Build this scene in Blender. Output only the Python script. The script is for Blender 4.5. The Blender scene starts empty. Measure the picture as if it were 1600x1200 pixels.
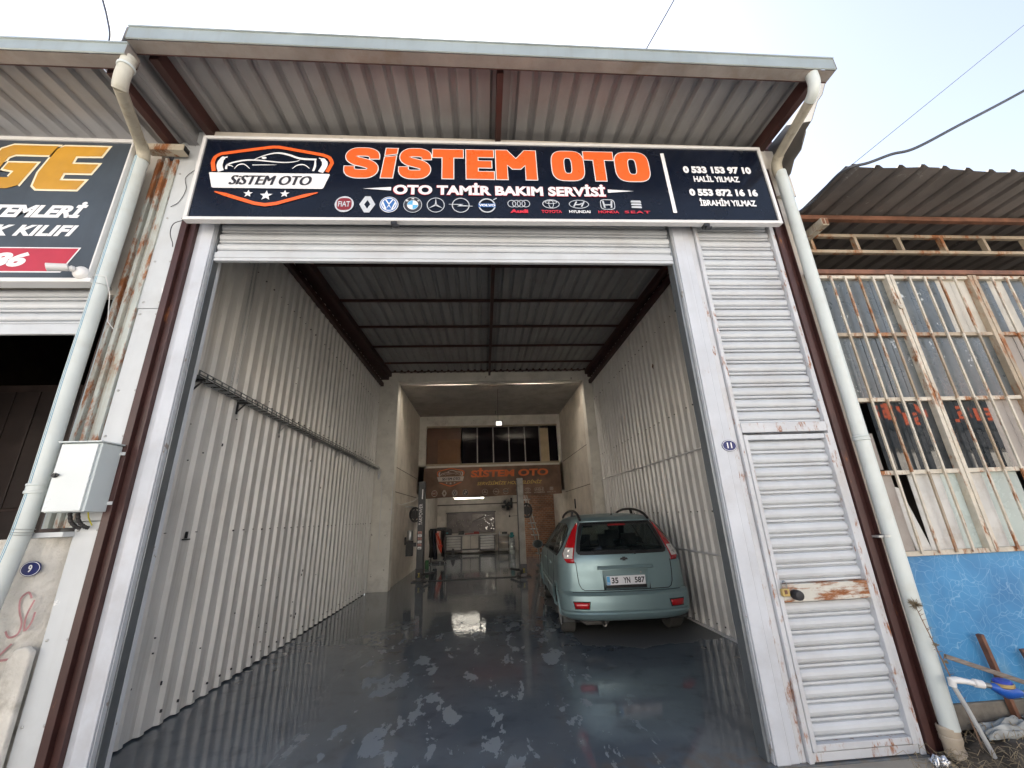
import bpy, bmesh, math, random
from mathutils import Vector, Matrix, noise
from mathutils.geometry import tessellate_polygon
random.seed(7)
S = bpy.context.scene
COL = S.collection
R = math.radians

# ------------------------------------------------------------------ camera
FPX, PITCH, YAW, ROLL, CAMH = 625.15, 0.3198, -0.07621, 0.0393, 1.58
cam_d = bpy.data.cameras.new('camera'); cam = bpy.data.objects.new('camera', cam_d); COL.objects.link(cam)
cam_d.sensor_width = 36; cam_d.lens = 36 * FPX / 1600; cam_d.clip_end = 2000; cam_d.clip_start = 0.05
B = Matrix(((1, 0, 0), (0, 0, 1), (0, -1, 0)))
Mc = Matrix.Rotation(YAW, 3, 'Z') @ Matrix.Rotation(PITCH, 3, 'X') @ B @ Matrix.Rotation(ROLL, 3, 'Z')
rt, dn, fw = Mc.col[0], Mc.col[1], Mc.col[2]
m = Matrix.Identity(4)
for i in range(3):
    m[i][0] = rt[i]; m[i][1] = -dn[i]; m[i][2] = -fw[i]
m[2][3] = CAMH
cam.matrix_world = m
S.camera = cam

# ------------------------------------------------------------------ light
SUN_EL, SUN_AZ = R(46), R(-8)          # the sun stands behind the workshop
W = bpy.data.worlds.new('World'); S.world = W; W.use_nodes = True
nt = W.node_tree; nt.nodes.clear()
wo = nt.nodes.new('ShaderNodeOutputWorld'); bg = nt.nodes.new('ShaderNodeBackground')
sky = nt.nodes.new('ShaderNodeTexSky'); sky.sky_type = 'NISHITA'; sky.sun_disc = False
sky.sun_elevation = SUN_EL; sky.sun_rotation = SUN_AZ
sky.air_density = 1.0; sky.dust_density = 1.6; sky.ozone_density = 1.0
hs = nt.nodes.new('ShaderNodeHueSaturation'); hs.inputs['Saturation'].default_value = 0.62
nt.links.new(sky.outputs[0], hs.inputs['Color']); nt.links.new(hs.outputs[0], bg.inputs[0])
bg.inputs[1].default_value = 0.075
nt.links.new(bg.outputs[0], wo.inputs[0])
sd = bpy.data.lights.new('sun', 'SUN'); sun = bpy.data.objects.new('sun', sd); COL.objects.link(sun)
sd.energy = 5.0; sd.angle = R(0.5); sd.color = (1, 0.95, 0.88)
dvec = Vector((math.sin(SUN_AZ) * math.cos(SUN_EL), math.cos(SUN_AZ) * math.cos(SUN_EL), math.sin(SUN_EL)))
sun.rotation_euler = dvec.to_track_quat('Z', 'Y').to_euler()
S.view_settings.view_transform = 'Standard'; S.view_settings.look = 'None'
S.view_settings.exposure = 2.15; S.view_settings.gamma = 1; S.view_settings.use_curve_mapping = False
S.render.engine = 'CYCLES'; S.cycles.max_bounces = 10; S.cycles.diffuse_bounces = 8; S.cycles.caustics_reflective = False

# ------------------------------------------------------------------ materials
def nn(t, kind, **kw):
    n = t.nodes.new(kind)
    for k, v in kw.items(): setattr(n, k, v)
    return n
def mixc(t, fac, a, b, blend='MIX'):
    n = t.nodes.new('ShaderNodeMix'); n.data_type = 'RGBA'; n.blend_type = blend
    for sock, val in ((n.inputs[0], fac), (n.inputs[6], a), (n.inputs[7], b)):
        if hasattr(val, 'node'): t.links.new(val, sock)
        else: sock.default_value = val if isinstance(val, (int, float)) else (*val, 1) if len(val) == 3 else val
    return n.outputs[2]
def mixf(t, fac, a, b):
    n = t.nodes.new('ShaderNodeMix'); n.data_type = 'FLOAT'
    for sock, val in ((n.inputs[0], fac), (n.inputs[2], a), (n.inputs[3], b)):
        if hasattr(val, 'node'): t.links.new(val, sock)
        else: sock.default_value = val
    return n.outputs[0]
def ramp(t, src, lo, hi, a=0.0, b=1.0):
    n = t.nodes.new('ShaderNodeMapRange'); n.interpolation_type = 'SMOOTHSTEP'
    n.inputs[1].default_value = lo; n.inputs[2].default_value = hi; n.inputs[3].default_value = a; n.inputs[4].default_value = b
    t.links.new(src, n.inputs[0]); return n.outputs[0]
def tex_noise(t, scale, detail=4, stretch=(1, 1, 1), seed=0.0, rough=.55, dist=0.0):
    g = t.nodes.get('GEO') or nn(t, 'ShaderNodeNewGeometry', name='GEO')
    mp = nn(t, 'ShaderNodeMapping'); mp.inputs['Scale'].default_value = stretch; mp.inputs['Location'].default_value = (seed, seed * 1.7, seed * .6)
    t.links.new(g.outputs['Position'], mp.inputs[0])
    n = nn(t, 'ShaderNodeTexNoise'); n.inputs['Scale'].default_value = scale; n.inputs['Detail'].default_value = detail
    n.inputs['Roughness'].default_value = rough; n.inputs['Distortion'].default_value = dist
    t.links.new(mp.outputs[0], n.inputs['Vector']); return n.outputs['Fac']
def mul(t, a, b):
    n = nn(t, 'ShaderNodeMath', operation='MULTIPLY'); n.use_clamp = True
    for s, v in ((n.inputs[0], a), (n.inputs[1], b)):
        if hasattr(v, 'node'): t.links.new(v, s)
        else: s.default_value = v
    return n.outputs[0]
def addn(t, a, b):
    n = nn(t, 'ShaderNodeMath', operation='ADD')
    for s, v in ((n.inputs[0], a), (n.inputs[1], b)):
        if hasattr(v, 'node'): t.links.new(v, s)
        else: s.default_value = v
    return n.outputs[0]
MATS = {}
def M(name, base=(.5, .5, .5), rough=.5, metal=0.0, var=.12, vs=3.0, rust=0.0, rs=4.0, dirt=0.0, ds=2.0, dirtcol=(.12, .095, .07),
      streak=0.0, bump=0.0, bs=40.0, emit=0.0, chip=0.0, chipcol=(.5, .5, .5), coat=0.0, tint=None, spec=.5, stretch=(1, 1, 1), rst=(1.3, 1.3, .42), even=False):
    if name in MATS: return MATS[name]
    mt = bpy.data.materials.new(name); mt.use_nodes = True; MATS[name] = mt
    t = mt.node_tree; p = t.nodes['Principled BSDF']
    seed = (sum(map(ord, name)) % 97) * .37
    c = mixc(t, ramp(t, tex_noise(t, vs, 5, stretch, seed), .3, .7), tuple(max(0, x * (1 - var)) for x in base), tuple(min(1, x * (1 + var)) for x in base))
    ro = rough
    if tint:
        c = mixc(t, ramp(t, tex_noise(t, .7, 3, (1, 1, 1), seed + 5), .35, .65), c, mixc(t, .5, c, tint))
    if streak:
        c = mixc(t, mul(t, ramp(t, tex_noise(t, 1.0, 5, (14, 14, .7), seed + 2, .65), .48, .75), streak), c, dirtcol)
    if dirt:
        c = mixc(t, mul(t, ramp(t, tex_noise(t, ds, 8, (1, 1, 1), seed + 3, .68), .47, .72), dirt), c, dirtcol)
    if chip:
        f = ramp(t, tex_noise(t, 9, 8, (1, 1, .7), seed + 9, .7), .66 - .16 * chip, .69 - .16 * chip)
        c = mixc(t, f, c, chipcol)
    if rust:
        f = ramp(t, tex_noise(t, rs, 9, rst, seed + 7, .72), .66 - .25 * rust, .78 - .25 * rust)
        rc = mixc(t, tex_noise(t, 26, 5, (1, 1, 1), seed), (.12, .035, .015), (.42, .17, .06))
        c = mixc(t, f, c, rc); ro = mixf(t, f, rough, .9)
        if metal: 
            mf = mixf(t, f, metal, 0.0); t.links.new(mf, p.inputs['Metallic'])
    t.links.new(c, p.inputs['Base Color'])
    if hasattr(ro, 'node'): t.links.new(ro, p.inputs['Roughness'])
    elif even: p.inputs['Roughness'].default_value = ro
    else:
        t.links.new(ramp(t, tex_noise(t, 6, 4, (1, 1, 1), seed + 1), .2, .8, max(.02, ro - .07), min(1, ro + .1)), p.inputs['Roughness'])
    if not (rust and metal): p.inputs['Metallic'].default_value = metal
    p.inputs['Specular IOR Level'].default_value = spec
    if coat: p.inputs['Coat Weight'].default_value = coat; p.inputs['Coat Roughness'].default_value = .05
    if bump:
        b = nn(t, 'ShaderNodeBump'); b.inputs['Strength'].default_value = bump; b.inputs['Distance'].default_value = .01
        t.links.new(tex_noise(t, bs, 6, (1, 1, 1), seed), b.inputs['Height']); t.links.new(b.outputs[0], p.inputs['Normal'])
    if emit:
        p.inputs['Emission Color'].default_value = (*base, 1); p.inputs['Emission Strength'].default_value = emit
    return mt
def flat(name, c, rough=.45, **k): return M(name, c, rough, var=.03, **k)

whiteP = M('white_paint_metal', (.54, .57, .62), .42, var=.05, dirt=.35, ds=3, dirtcol=(.36, .35, .35), streak=.25, bump=.05, bs=18, chip=.12, chipcol=(.30, .27, .25))
whiteJ = M('white_jamb_paint', (.52, .55, .61), .45, var=.06, dirt=.4, ds=2.2, dirtcol=(.36, .35, .36), streak=.2, rust=.12, rs=7.0, bump=.08, bs=14)
whiteR = M('rusty_white_frame', (.52, .54, .58), .5, var=.08, dirt=.5, dirtcol=(.4, .36, .33), rust=.5, rs=12, bump=.12)
slatM = M('slat_paint', (.52, .55, .59), .38, var=.05, dirt=.4, ds=1.6, dirtcol=(.40, .39, .40), streak=.12, bump=.03)
lockM = M('rusty_lock_rail', (.55, .54, .50), .55, rust=.80, rs=6, bump=.2, rst=(.5, 1, 2.6))
panelM = M('flat_sheet_panel', (.56, .59, .62), .4, var=.04, dirt=.4, ds=1.2, dirtcol=(.42, .42, .42), streak=.15, chip=.05, chipcol=(.8, .8, .8))
boardM = M('fascia_board', (.62, .58, .52), .5, var=.05, dirt=.3, streak=.3, dirtcol=(.4, .34, .28))
brownM = M('brown_steel', (.055, .022, .020), .42, var=.18, vs=4, rust=.18, rs=5, streak=.2, dirtcol=(.05, .02, .02), bump=.06)
beamM = M('dark_brown_beam', (.05, .018, .016), .5, var=.2, rust=.15)
corrM = M('wall_corrugated', (.72, .71, .69), .42, metal=.05, var=.05, vs=1.4, streak=.30, dirt=.16, ds=1.4, dirtcol=(.26, .22, .17), bump=.02)
roofM = M('roof_sheet', (.29, .29, .30), .5, metal=.1, var=.10, vs=2, stretch=(3, .4, 1), dirt=.3, ds=2, dirtcol=(.20, .17, .14))
roofD = M('old_roof_sheet', (.16, .145, .14), .55, metal=.2, var=.2, vs=2, dirt=.5, ds=1.6, dirtcol=(.10, .085, .075), chip=.15, chipcol=(.25, .24, .23))
gutM = M('galvanised_gutter', (.40, .45, .45), .36, metal=.45, var=.08, vs=2.5, streak=.2, dirtcol=(.3, .28, .25))
gutU = M('gutter_underside', (.33, .30, .28), .5, metal=.3, var=.15, dirt=.5, ds=3, dirtcol=(.2, .14, .09), streak=.2)
pvcM = M('pvc_pipe', (.57, .62, .62), .35, var=.04, dirt=.3, ds=3, dirtcol=(.4, .38, .30))
pvcD = M('dirty_pvc', (.40, .37, .30), .55, var=.15, dirt=.6, ds=8, dirtcol=(.17, .15, .10))
pvcBlue = flat('pipe_print_blue', (.10, .28, .42))
rustch = M('rusty_channel', (.46, .50, .48), .55, var=.1, rust=.76, rs=5, dirt=.6, streak=.5, dirtcol=(.26, .17, .08), bump=.2)
plasterM = M('rough_plaster', (.62, .60, .56), .9, var=.15, vs=5, dirt=.75, ds=4.5, dirtcol=(.30, .28, .24), bump=1.0, bs=30)
wallW = M('painted_concrete', (.66, .61, .55), .75, var=.08, dirt=.4, ds=1.5, dirtcol=(.26, .23, .20), bump=.2, bs=12)
colM = M('column_white', (.76, .74, .69), .7, var=.06, dirt=.35, ds=2, dirtcol=(.28, .25, .22), chip=.08, chipcol=(.33, .3, .27), bump=.15)
darkM = M('dark_metal', (.03, .03, .035), .4, var=.2)
blackM = M('black_plastic', (.015, .015, .017), .45)
rubber = M('rubber', (.025, .025, .025), .8, dirt=.4, dirtcol=(.09, .085, .08), ds=9)
galvM = M('galvanised_tray', (.22, .24, .25), .4, metal=.7, dirt=.3)
steelM = M('zinc_steel', (.45, .46, .47), .35, metal=.8, dirt=.3)
zincT = M('guide_channel', (.22, .24, .26), .4, metal=.6, streak=.2)
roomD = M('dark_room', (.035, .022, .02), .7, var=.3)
signBlk = M('sign_face_dark', (.005, .008, .018), .22, var=.2, vs=1.2, spec=.35)
signWhite = flat('sign_white', (.80, .80, .83), .3)
signOr = flat('sign_orange', (.84, .13, .028), .3)
signRed = flat('sign_red', (.62, .03, .05), .3)
signInk = flat('sign_ink', (.035, .035, .045), .3)
alu = M('sign_frame_white', (.70, .70, .71), .35, var=.03, dirt=.2, dirtcol=(.45, .42, .38))
silver = flat('emblem_silver', (.52, .55, .60), .3)
emBlue = flat('emblem_blue', (.03, .14, .42), .3)
emLight = flat('emblem_light_blue', (.12, .42, .72), .3)
emMaroon = flat('emblem_maroon', (.22, .02, .03), .3)
navyPl = flat('enamel_blue', (.012, .018, .12), .5)
goldM = M('sign_gold', (.52, .27, .03), .4, var=.1, dirt=.2, dirtcol=(.35, .28, .2))
goldEdge = flat('sign_cream', (.78, .70, .52))
signL = M('old_sign_face', (.045, .058, .075), .4, var=.2, vs=1.5, dirt=.3, ds=1.2, dirtcol=(.03, .03, .035), streak=.15)
redBox = M('sign_crimson', (.42, .02, .045), .4, var=.1)
cream = M('cream_rust_frame', (.54, .50, .43), .55, var=.12, vs=8, dirt=.5, ds=6, dirtcol=(.40, .30, .17), rust=.58, rs=9, bump=.25, bs=30)
creamR = M('rustier_cream', (.36, .30, .23), .6, var=.2, rust=.66, rs=5, bump=.3, dirt=.5, dirtcol=(.3, .2, .1))
rustBr = M('rust_brown_tube', (.17, .075, .045), .6, var=.3, vs=8, rust=.3, bump=.15)
meterBlue = flat('meter_blue', (.015, .09, .42), .35)
brass = M('brass', (.50, .36, .16), .4, metal=.6, dirt=.3)
woodG = M('grey_wood', (.20, .17, .15), .85, var=.3, vs=6, stretch=(1, 12, 12), bump=.3)
soilM = M('soil_litter', (.09, .075, .06), .95, var=.5, vs=12, dirt=.6, ds=14, dirtcol=(.05, .04, .03), bump=1.0, bs=26)
straw = M('dry_straw', (.25, .20, .13), .85, var=.3)
ragM = M('canvas_rag', (.24, .235, .22), .9, var=.25, vs=4, dirt=.5, ds=3, dirtcol=(.1, .09, .08), bump=.4, bs=18)
foil = M('crumpled_foil', (.55, .56, .58), .25, metal=.9, var=.2, vs=20)
asphalt = M('street_concrete', (.36, .33, .285), .85, var=.15, vs=2, dirt=.5, ds=.8, dirtcol=(.11, .1, .09), bump=.3, bs=30)

# ------------------------------------------------------------------ builders
def tag(o, label=None, cat=None, group=None, kind=None):
    if label: o['label'] = label
    if cat: o['category'] = cat
    if group: o['group'] = group
    if kind: o['kind'] = kind
    return o
def rootof(o):
    while o.parent: o = o.parent
    return o
def thing(name, label, cat, loc=(0, 0, 0), group=None, rz=0, ry=0):
    o = bpy.data.objects.new(name, None); COL.objects.link(o); o.location = loc; o.rotation_euler = (0, ry, rz)
    o.empty_display_size = .1
    return tag(o, label, cat, group)
class MB:
    def __init__(s): s.v = []; s.f = []; s.m = []; s.cur = 0
    def add(s, vs, fs):
        n = len(s.v); s.v += [Vector(v) for v in vs]
        for f in fs: s.f.append([i + n for i in f]); s.m.append(s.cur)
        return s
    def box(s, x0, x1, y0, y1, z0, z1):
        return s.add([(x0, y0, z0), (x1, y0, z0), (x1, y1, z0), (x0, y1, z0), (x0, y0, z1), (x1, y0, z1), (x1, y1, z1), (x0, y1, z1)],
                     [(0, 3, 2, 1), (4, 5, 6, 7), (0, 1, 5, 4), (1, 2, 6, 5), (2, 3, 7, 6), (3, 0, 4, 7)])
    def beam(s, p, q, w, h, up=(0, 0, 1)):
        p = Vector(p); q = Vector(q); d = (q - p).normalized(); up = Vector(up)
        sx = d.cross(up)
        if sx.length < 1e-4: sx = d.cross(Vector((0, 1, 0)))
        sx.normalize(); uz = sx.cross(d)
        vs = []
        for c in (p, q):
            for a, b in ((-1, -1), (1, -1), (1, 1), (-1, 1)): vs.append(c + sx * a * w / 2 + uz * b * h / 2)
        return s.add(vs, [(0, 1, 2, 3), (7, 6, 5, 4), (0, 4, 5, 1), (1, 5, 6, 2), (2, 6, 7, 3), (3, 7, 4, 0)])
    def tube(s, pts, r, n=8, cap=True):
        pts = [Vector(p) for p in pts]; rs = r if isinstance(r, (list, tuple)) else [r] * len(pts)
        d0 = (pts[1] - pts[0]).normalized(); a = d0.orthogonal().normalized(); vs = []; fs = []
        for i, p in enumerate(pts):
            d = (pts[min(i + 1, len(pts) - 1)] - pts[max(i - 1, 0)]).normalized()
            a = (a - d * a.dot(d))
            a = a.normalized() if a.length > 1e-5 else d.orthogonal().normalized()
            b = d.cross(a)
            for k in range(n):
                t = 2 * math.pi * k / n; vs.append(p + (a * math.cos(t) + b * math.sin(t)) * rs[i])
        for i in range(len(pts) - 1):
            for k in range(n):
                k2 = (k + 1) % n; fs.append((i * n + k, i * n + k2, (i + 1) * n + k2, (i + 1) * n + k))
        if cap: fs.append(tuple(range(n - 1, -1, -1))); fs.append(tuple((len(pts) - 1) * n + k for k in range(n)))
        return s.add(vs, fs)
    def lathe(s, c, axis, prof, n=20):
        c = Vector(c); ax = Vector(axis).normalized(); a = ax.orthogonal().normalized(); b = ax.cross(a); vs = []; fs = []
        for r, h in prof:
            for k in range(n):
                t = 2 * math.pi * k / n; vs.append(c + ax * h + (a * math.cos(t) + b * math.sin(t)) * max(r, 1e-4))
        for i in range(len(prof) - 1):
            for k in range(n):
                k2 = (k + 1) % n; fs.append((i * n + k, i * n + k2, (i + 1) * n + k2, (i + 1) * n + k))
        return s.add(vs, fs)
    def prism(s, poly, vec, closed=True):          # poly: 3D loop, vec: extrusion
        poly = [Vector(p) for p in poly]; vec = Vector(vec); n = len(poly)
        fs = [(k, (k + 1) % n, n + (k + 1) % n, n + k) for k in range(n if closed else n - 1)]
        if closed: fs += [tuple(range(n - 1, -1, -1)), tuple(range(n, 2 * n))]
        return s.add(poly + [p + vec for p in poly], fs)
    def build(s, name, mat, parent=None, bev=0, smooth=False, local=False, solid=0, fixn=True):
        me = bpy.data.meshes.new(name); off = Vector((0, 0, 0)); o = bpy.data.objects.new(name, me)
        if parent is not None:
            o.parent = parent
            if not local: off = rootof(parent).location
        else:
            mn = Vector((min(v.x for v in s.v), min(v.y for v in s.v), min(v.z for v in s.v))); mx = Vector((max(v.x for v in s.v), max(v.y for v in s.v), 0))
            off = Vector(((mn.x + mx.x) / 2, (mn.y + mx.y) / 2, mn.z)); o.location = off
        me.from_pydata([tuple(v - off) for v in s.v], [], s.f)
        for mm in (mat if isinstance(mat, (list, tuple)) else [mat]): me.materials.append(mm)
        for p, k in zip(me.polygons, s.m): p.material_index = k; p.use_smooth = smooth
        if fixn:
            bm = bmesh.new(); bm.from_mesh(me); bmesh.ops.recalc_face_normals(bm, faces=bm.faces); bm.to_mesh(me); bm.free()
        COL.objects.link(o)
        if bev:
            b = o.modifiers.new('bevel', 'BEVEL'); b.width = bev; b.segments = 2; b.limit_method = 'ANGLE'; b.angle_limit = R(35)
        if solid:
            b = o.modifiers.new('solid', 'SOLIDIFY'); b.thickness = solid; b.offset = 0
        if smooth:
            try: me.set_sharp_from_angle(angle=R(35))
            except Exception: pass
        return o
def structure(o): o['kind'] = 'structure'; return o
def copies(o, offsets):
    out = []
    for d in offsets:
        c = o.copy(); COL.objects.link(c); c.parent = o.parent; c.location = o.location + Vector(d); out.append(c)
    return out
def corr(mb, fn, u0, u1, v0, v1, pitch, amp, shape=(.0, .46, .60, .86), nv=1, wob=0):
    """ribbed sheet; fn(u, v, d) -> point, ribs run along v"""
    us = []; k = math.floor(u0 / pitch)
    a, b, c, d = shape
    while k * pitch < u1 + pitch:
        for fr, h in ((a, 0), (b, 0), (c, 1), (d, 1)): us.append(((k + fr) * pitch, h))
        k += 1
    prof = []
    def hat(u):
        for (x0, h0), (x1, h1) in zip(us, us[1:]):
            if x0 <= u <= x1: return h0 + (h1 - h0) * (u - x0) / (x1 - x0 + 1e-9)
        return 0
    prof = [(u0, hat(u0))] + [(u, h) for u, h in us if u0 < u < u1] + [(u1, hat(u1))]
    vs = []; n = len(prof)
    for j in range(nv + 1):
        v = v0 + (v1 - v0) * j / nv
        for u, h in prof: vs.append(fn(u, v, h * amp + (noise.noise(Vector((u * 1.3, v * .8, wob * 7.0))) * wob if wob else 0)))
    fs = [(j * n + i, j * n + i + 1, (j + 1) * n + i + 1, (j + 1) * n + i) for j in range(nv) for i in range(n - 1)]
    mb.add(vs, fs)
def grow(loop, d):
    n = len(loop); out = []
    ar = sum(loop[i][0] * loop[(i + 1) % n][1] - loop[(i + 1) % n][0] * loop[i][1] for i in range(n))
    sgn = 1 if ar > 0 else -1
    for i in range(n):
        p0, p1, p2 = (Vector(loop[i - 1]), Vector(loop[i]), Vector(loop[(i + 1) % n]))
        a = (p1 - p0); b = (p2 - p1)
        if a.length < 1e-7: a = b
        if b.length < 1e-7: b = a
        na = Vector((a.y, -a.x)).normalized() * sgn; nb = Vector((b.y, -b.x)).normalized() * sgn
        mm = na + nb
        mm = mm / max(.5, mm.dot(na)) if mm.length > 1e-5 else na
        out.append((p1.x + mm.x * d, p1.y + mm.y * d))
    return out
def ell(cx, cy, rx, ry, n=28, p=2.0, a0=0, a1=360):
    o = []
    for k in range(n if a1 - a0 == 360 else n + 1):
        t = R(a0 + (a1 - a0) * k / n); c, s_ = math.cos(t), math.sin(t)
        o.append((cx + rx * math.copysign(abs(c) ** (2 / p), c), cy + ry * math.copysign(abs(s_) ** (2 / p), s_)))
    return o
def stroke(pts, w):
    """outline of a thick polyline; w one width or a list"""
    ws = w if isinstance(w, (list, tuple)) else [w] * len(pts); L = []; Rr = []
    for i, p in enumerate(pts):
        d = Vector(pts[min(i + 1, len(pts) - 1)]) - Vector(pts[max(i - 1, 0)]); d.normalize(); nrm = Vector((-d.y, d.x))
        if 0 < i < len(pts) - 1:
            e = (Vector(pts[i + 1]) - Vector(p)).normalized(); k = 1 / max(.6, nrm.dot(Vector((-e.y, e.x))))
        else: k = 1
        L.append((p[0] + nrm.x * ws[i] / 2 * k, p[1] + nrm.y * ws[i] / 2 * k)); Rr.append((p[0] - nrm.x * ws[i] / 2 * k, p[1] - nrm.y * ws[i] / 2 * k))
    return L + Rr[::-1]
def smooth2(pts, n=5):
    out = []
    for i in range(len(pts) - 1):
        p0 = Vector(pts[max(i - 1, 0)]); p1 = Vector(pts[i]); p2 = Vector(pts[i + 1]); p3 = Vector(pts[min(i + 2, len(pts) - 1)])
        for k in range(n):
            t = k / n
            out.append(tuple(.5 * ((2 * p1) + (p2 - p0) * t + (2 * p0 - 5 * p1 + 4 * p2 - p3) * t * t + (3 * p1 - p0 - 3 * p2 + p3) * t ** 3)))
    out.append(tuple(pts[-1])); return out
def fontmesh(body, bold=0.0, shear=0.0, spacing=1.0):
    c = bpy.data.curves.new('t', 'FONT'); c.body = body; c.size = 1; c.offset = bold; c.shear = shear; c.space_character = spacing; c.resolution_u = 4
    o = bpy.data.objects.new('t', c); COL.objects.link(o)
    me = bpy.data.meshes.new_from_object(o.evaluated_get(bpy.context.evaluated_depsgraph_get()))
    vs = [v.co.copy() for v in me.vertices]; fs = [tuple(p.vertices) for p in me.polygons]
    bpy.data.objects.remove(o); bpy.data.curves.remove(c); bpy.data.meshes.remove(me)
    return vs, fs
class Art:
    """flat print on a vertical plane, facing -Y: u to the right, v up; each level lies 1.5 mm in front of the last"""
    def __init__(s, c=(0, 0, 0), sc=(1, 1), ax=None, step=.0015):
        s.mb = MB(); s.mats = []; s.c = Vector(c); s.sc = sc; s.step = step
        s.U, s.V, s.N = ax or (Vector((1, 0, 0)), Vector((0, 0, 1)), Vector((0, -1, 0)))
    def _m(s, mat):
        if mat not in s.mats: s.mats.append(mat)
        s.mb.cur = s.mats.index(mat)
    def P(s, u, v, lv): return s.c + s.U * u * s.sc[0] + s.V * v * s.sc[1] + s.N * lv * s.step
    def poly(s, mat, lv, *loops):
        s._m(mat); flatl = [p for l in loops for p in l]
        tris = tessellate_polygon([[Vector((p[0], p[1], 0)) for p in l] for l in loops])
        s.mb.add([s.P(p[0], p[1], lv) for p in flatl], tris); return s
    def text(s, mat, lv, body, u0, u1, v0, v1, bold=.0, shear=0, rot=0, spacing=1.0):
        vs, fs = fontmesh(body, bold, shear, spacing); s._m(mat)
        if rot: vs = [Vector((-v.y, v.x, 0)) if rot > 0 else Vector((v.y, -v.x, 0)) for v in vs]
        x0 = min(v.x for v in vs); x1 = max(v.x for v in vs); y0 = min(v.y for v in vs); y1 = max(v.y for v in vs)
        s.mb.add([s.P(u0 + (v.x - x0) / (x1 - x0) * (u1 - u0), v0 + (v.y - y0) / (y1 - y0) * (v1 - v0), lv) for v in vs], fs); return s
    def build(s, name, parent, local=False, th=0):
        o = s.mb.build(name, s.mats, parent, local=local, fixn=False)
        return o
def ring(cx, cy, rx, ry, t, n=26, p=2.0): return ell(cx, cy, rx, ry, n, p), ell(cx, cy, rx - t, ry - t, n, p)[::-1]

# ================================================================== SETTING: ground, street
g = MB(); g.box(-90, 90, -90, 3.07, -.3, -.012); structure(g.build('street', asphalt))
g = MB(); g.box(-90, -3.0, 3.07, 60, -.3, -.014); g.box(3.2, 90, 3.07, 60, -.3, -.014); structure(g.build('ground', asphalt))

def floor_material():
    mt = bpy.data.materials.new('wet_painted_floor'); mt.use_nodes = True; t = mt.node_tree; p = t.nodes['Principled BSDF']
    base = mixc(t, ramp(t, tex_noise(t, 1.1, 6), .3, .7), (.105, .127, .154), (.150, .180, .213))
    base = mixc(t, mul(t, ramp(t, tex_noise(t, 5, 8, seed=3), .5, .75), .5), base, (.045, .047, .05))
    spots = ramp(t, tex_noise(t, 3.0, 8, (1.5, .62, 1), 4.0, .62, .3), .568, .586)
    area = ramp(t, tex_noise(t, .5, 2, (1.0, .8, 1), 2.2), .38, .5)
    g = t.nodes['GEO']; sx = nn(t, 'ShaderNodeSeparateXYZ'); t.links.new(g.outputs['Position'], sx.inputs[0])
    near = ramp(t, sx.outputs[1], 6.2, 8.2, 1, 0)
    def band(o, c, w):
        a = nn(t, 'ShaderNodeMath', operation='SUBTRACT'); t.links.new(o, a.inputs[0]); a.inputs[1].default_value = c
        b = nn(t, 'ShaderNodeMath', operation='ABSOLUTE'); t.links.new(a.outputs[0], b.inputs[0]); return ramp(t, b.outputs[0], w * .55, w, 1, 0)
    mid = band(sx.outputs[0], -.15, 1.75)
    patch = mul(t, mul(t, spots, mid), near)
    # dry strip under and behind the parked car
    n2 = tex_noise(t, 1.6, 5, seed=8.0)
    yy = addn(t, sx.outputs[1], mixf(t, n2, -.6, .6))
    dry = mul(t, ramp(t, yy, 5.65, 5.75, 0, 1), mul(t, ramp(t, addn(t, sx.outputs[0], mixf(t, n2, -.3, .3)), 1.15, 1.2, 0, 1), ramp(t, sx.outputs[1], 10, 10.5, 1, 0)))
    mk = nn(t, 'ShaderNodeMath', operation='MAXIMUM'); t.links.new(patch, mk.inputs[0]); t.links.new(dry, mk.inputs[1])
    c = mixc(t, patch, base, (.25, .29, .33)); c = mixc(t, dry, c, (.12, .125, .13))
    edge = ramp(t, sx.outputs[1], 3.1, 3.5, 1, 0)
    c = mixc(t, mul(t, edge, ramp(t, tex_noise(t, 7, 6, seed=6), .4, .6)), c, (.14, .13, .12))
    t.links.new(c, p.inputs['Base Color'])
    wet = ramp(t, tex_noise(t, 3.1, 5, seed=11), .35, .7, .022, .075)
    t.links.new(mixf(t, mk.outputs[0], wet, .5), p.inputs['Roughness'])
    b = nn(t, 'ShaderNodeBump'); b.inputs['Strength'].default_value = .10; b.inputs['Distance'].default_value = .01
    h = addn(t, mul(t, tex_noise(t, 16, 2, (.6, 1.5, 1), seed=7), .45), mul(t, tex_noise(t, 9, 3, seed=1), .5)); h = addn(t, h, mul(t, tex_noise(t, 2.2, 2, seed=5), .9))
    t.links.new(h, b.inputs['Height']); t.links.new(b.outputs[0], p.inputs['Normal'])
    p.inputs['IOR'].default_value = 1.5; p.inputs['Specular IOR Level'].default_value = .62
    return mt
fl = MB(); fl.box(-3.0, 3.2, 3.07, 22.0, -.30, 0); structure(fl.build('garage_floor', floor_material()))

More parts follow.
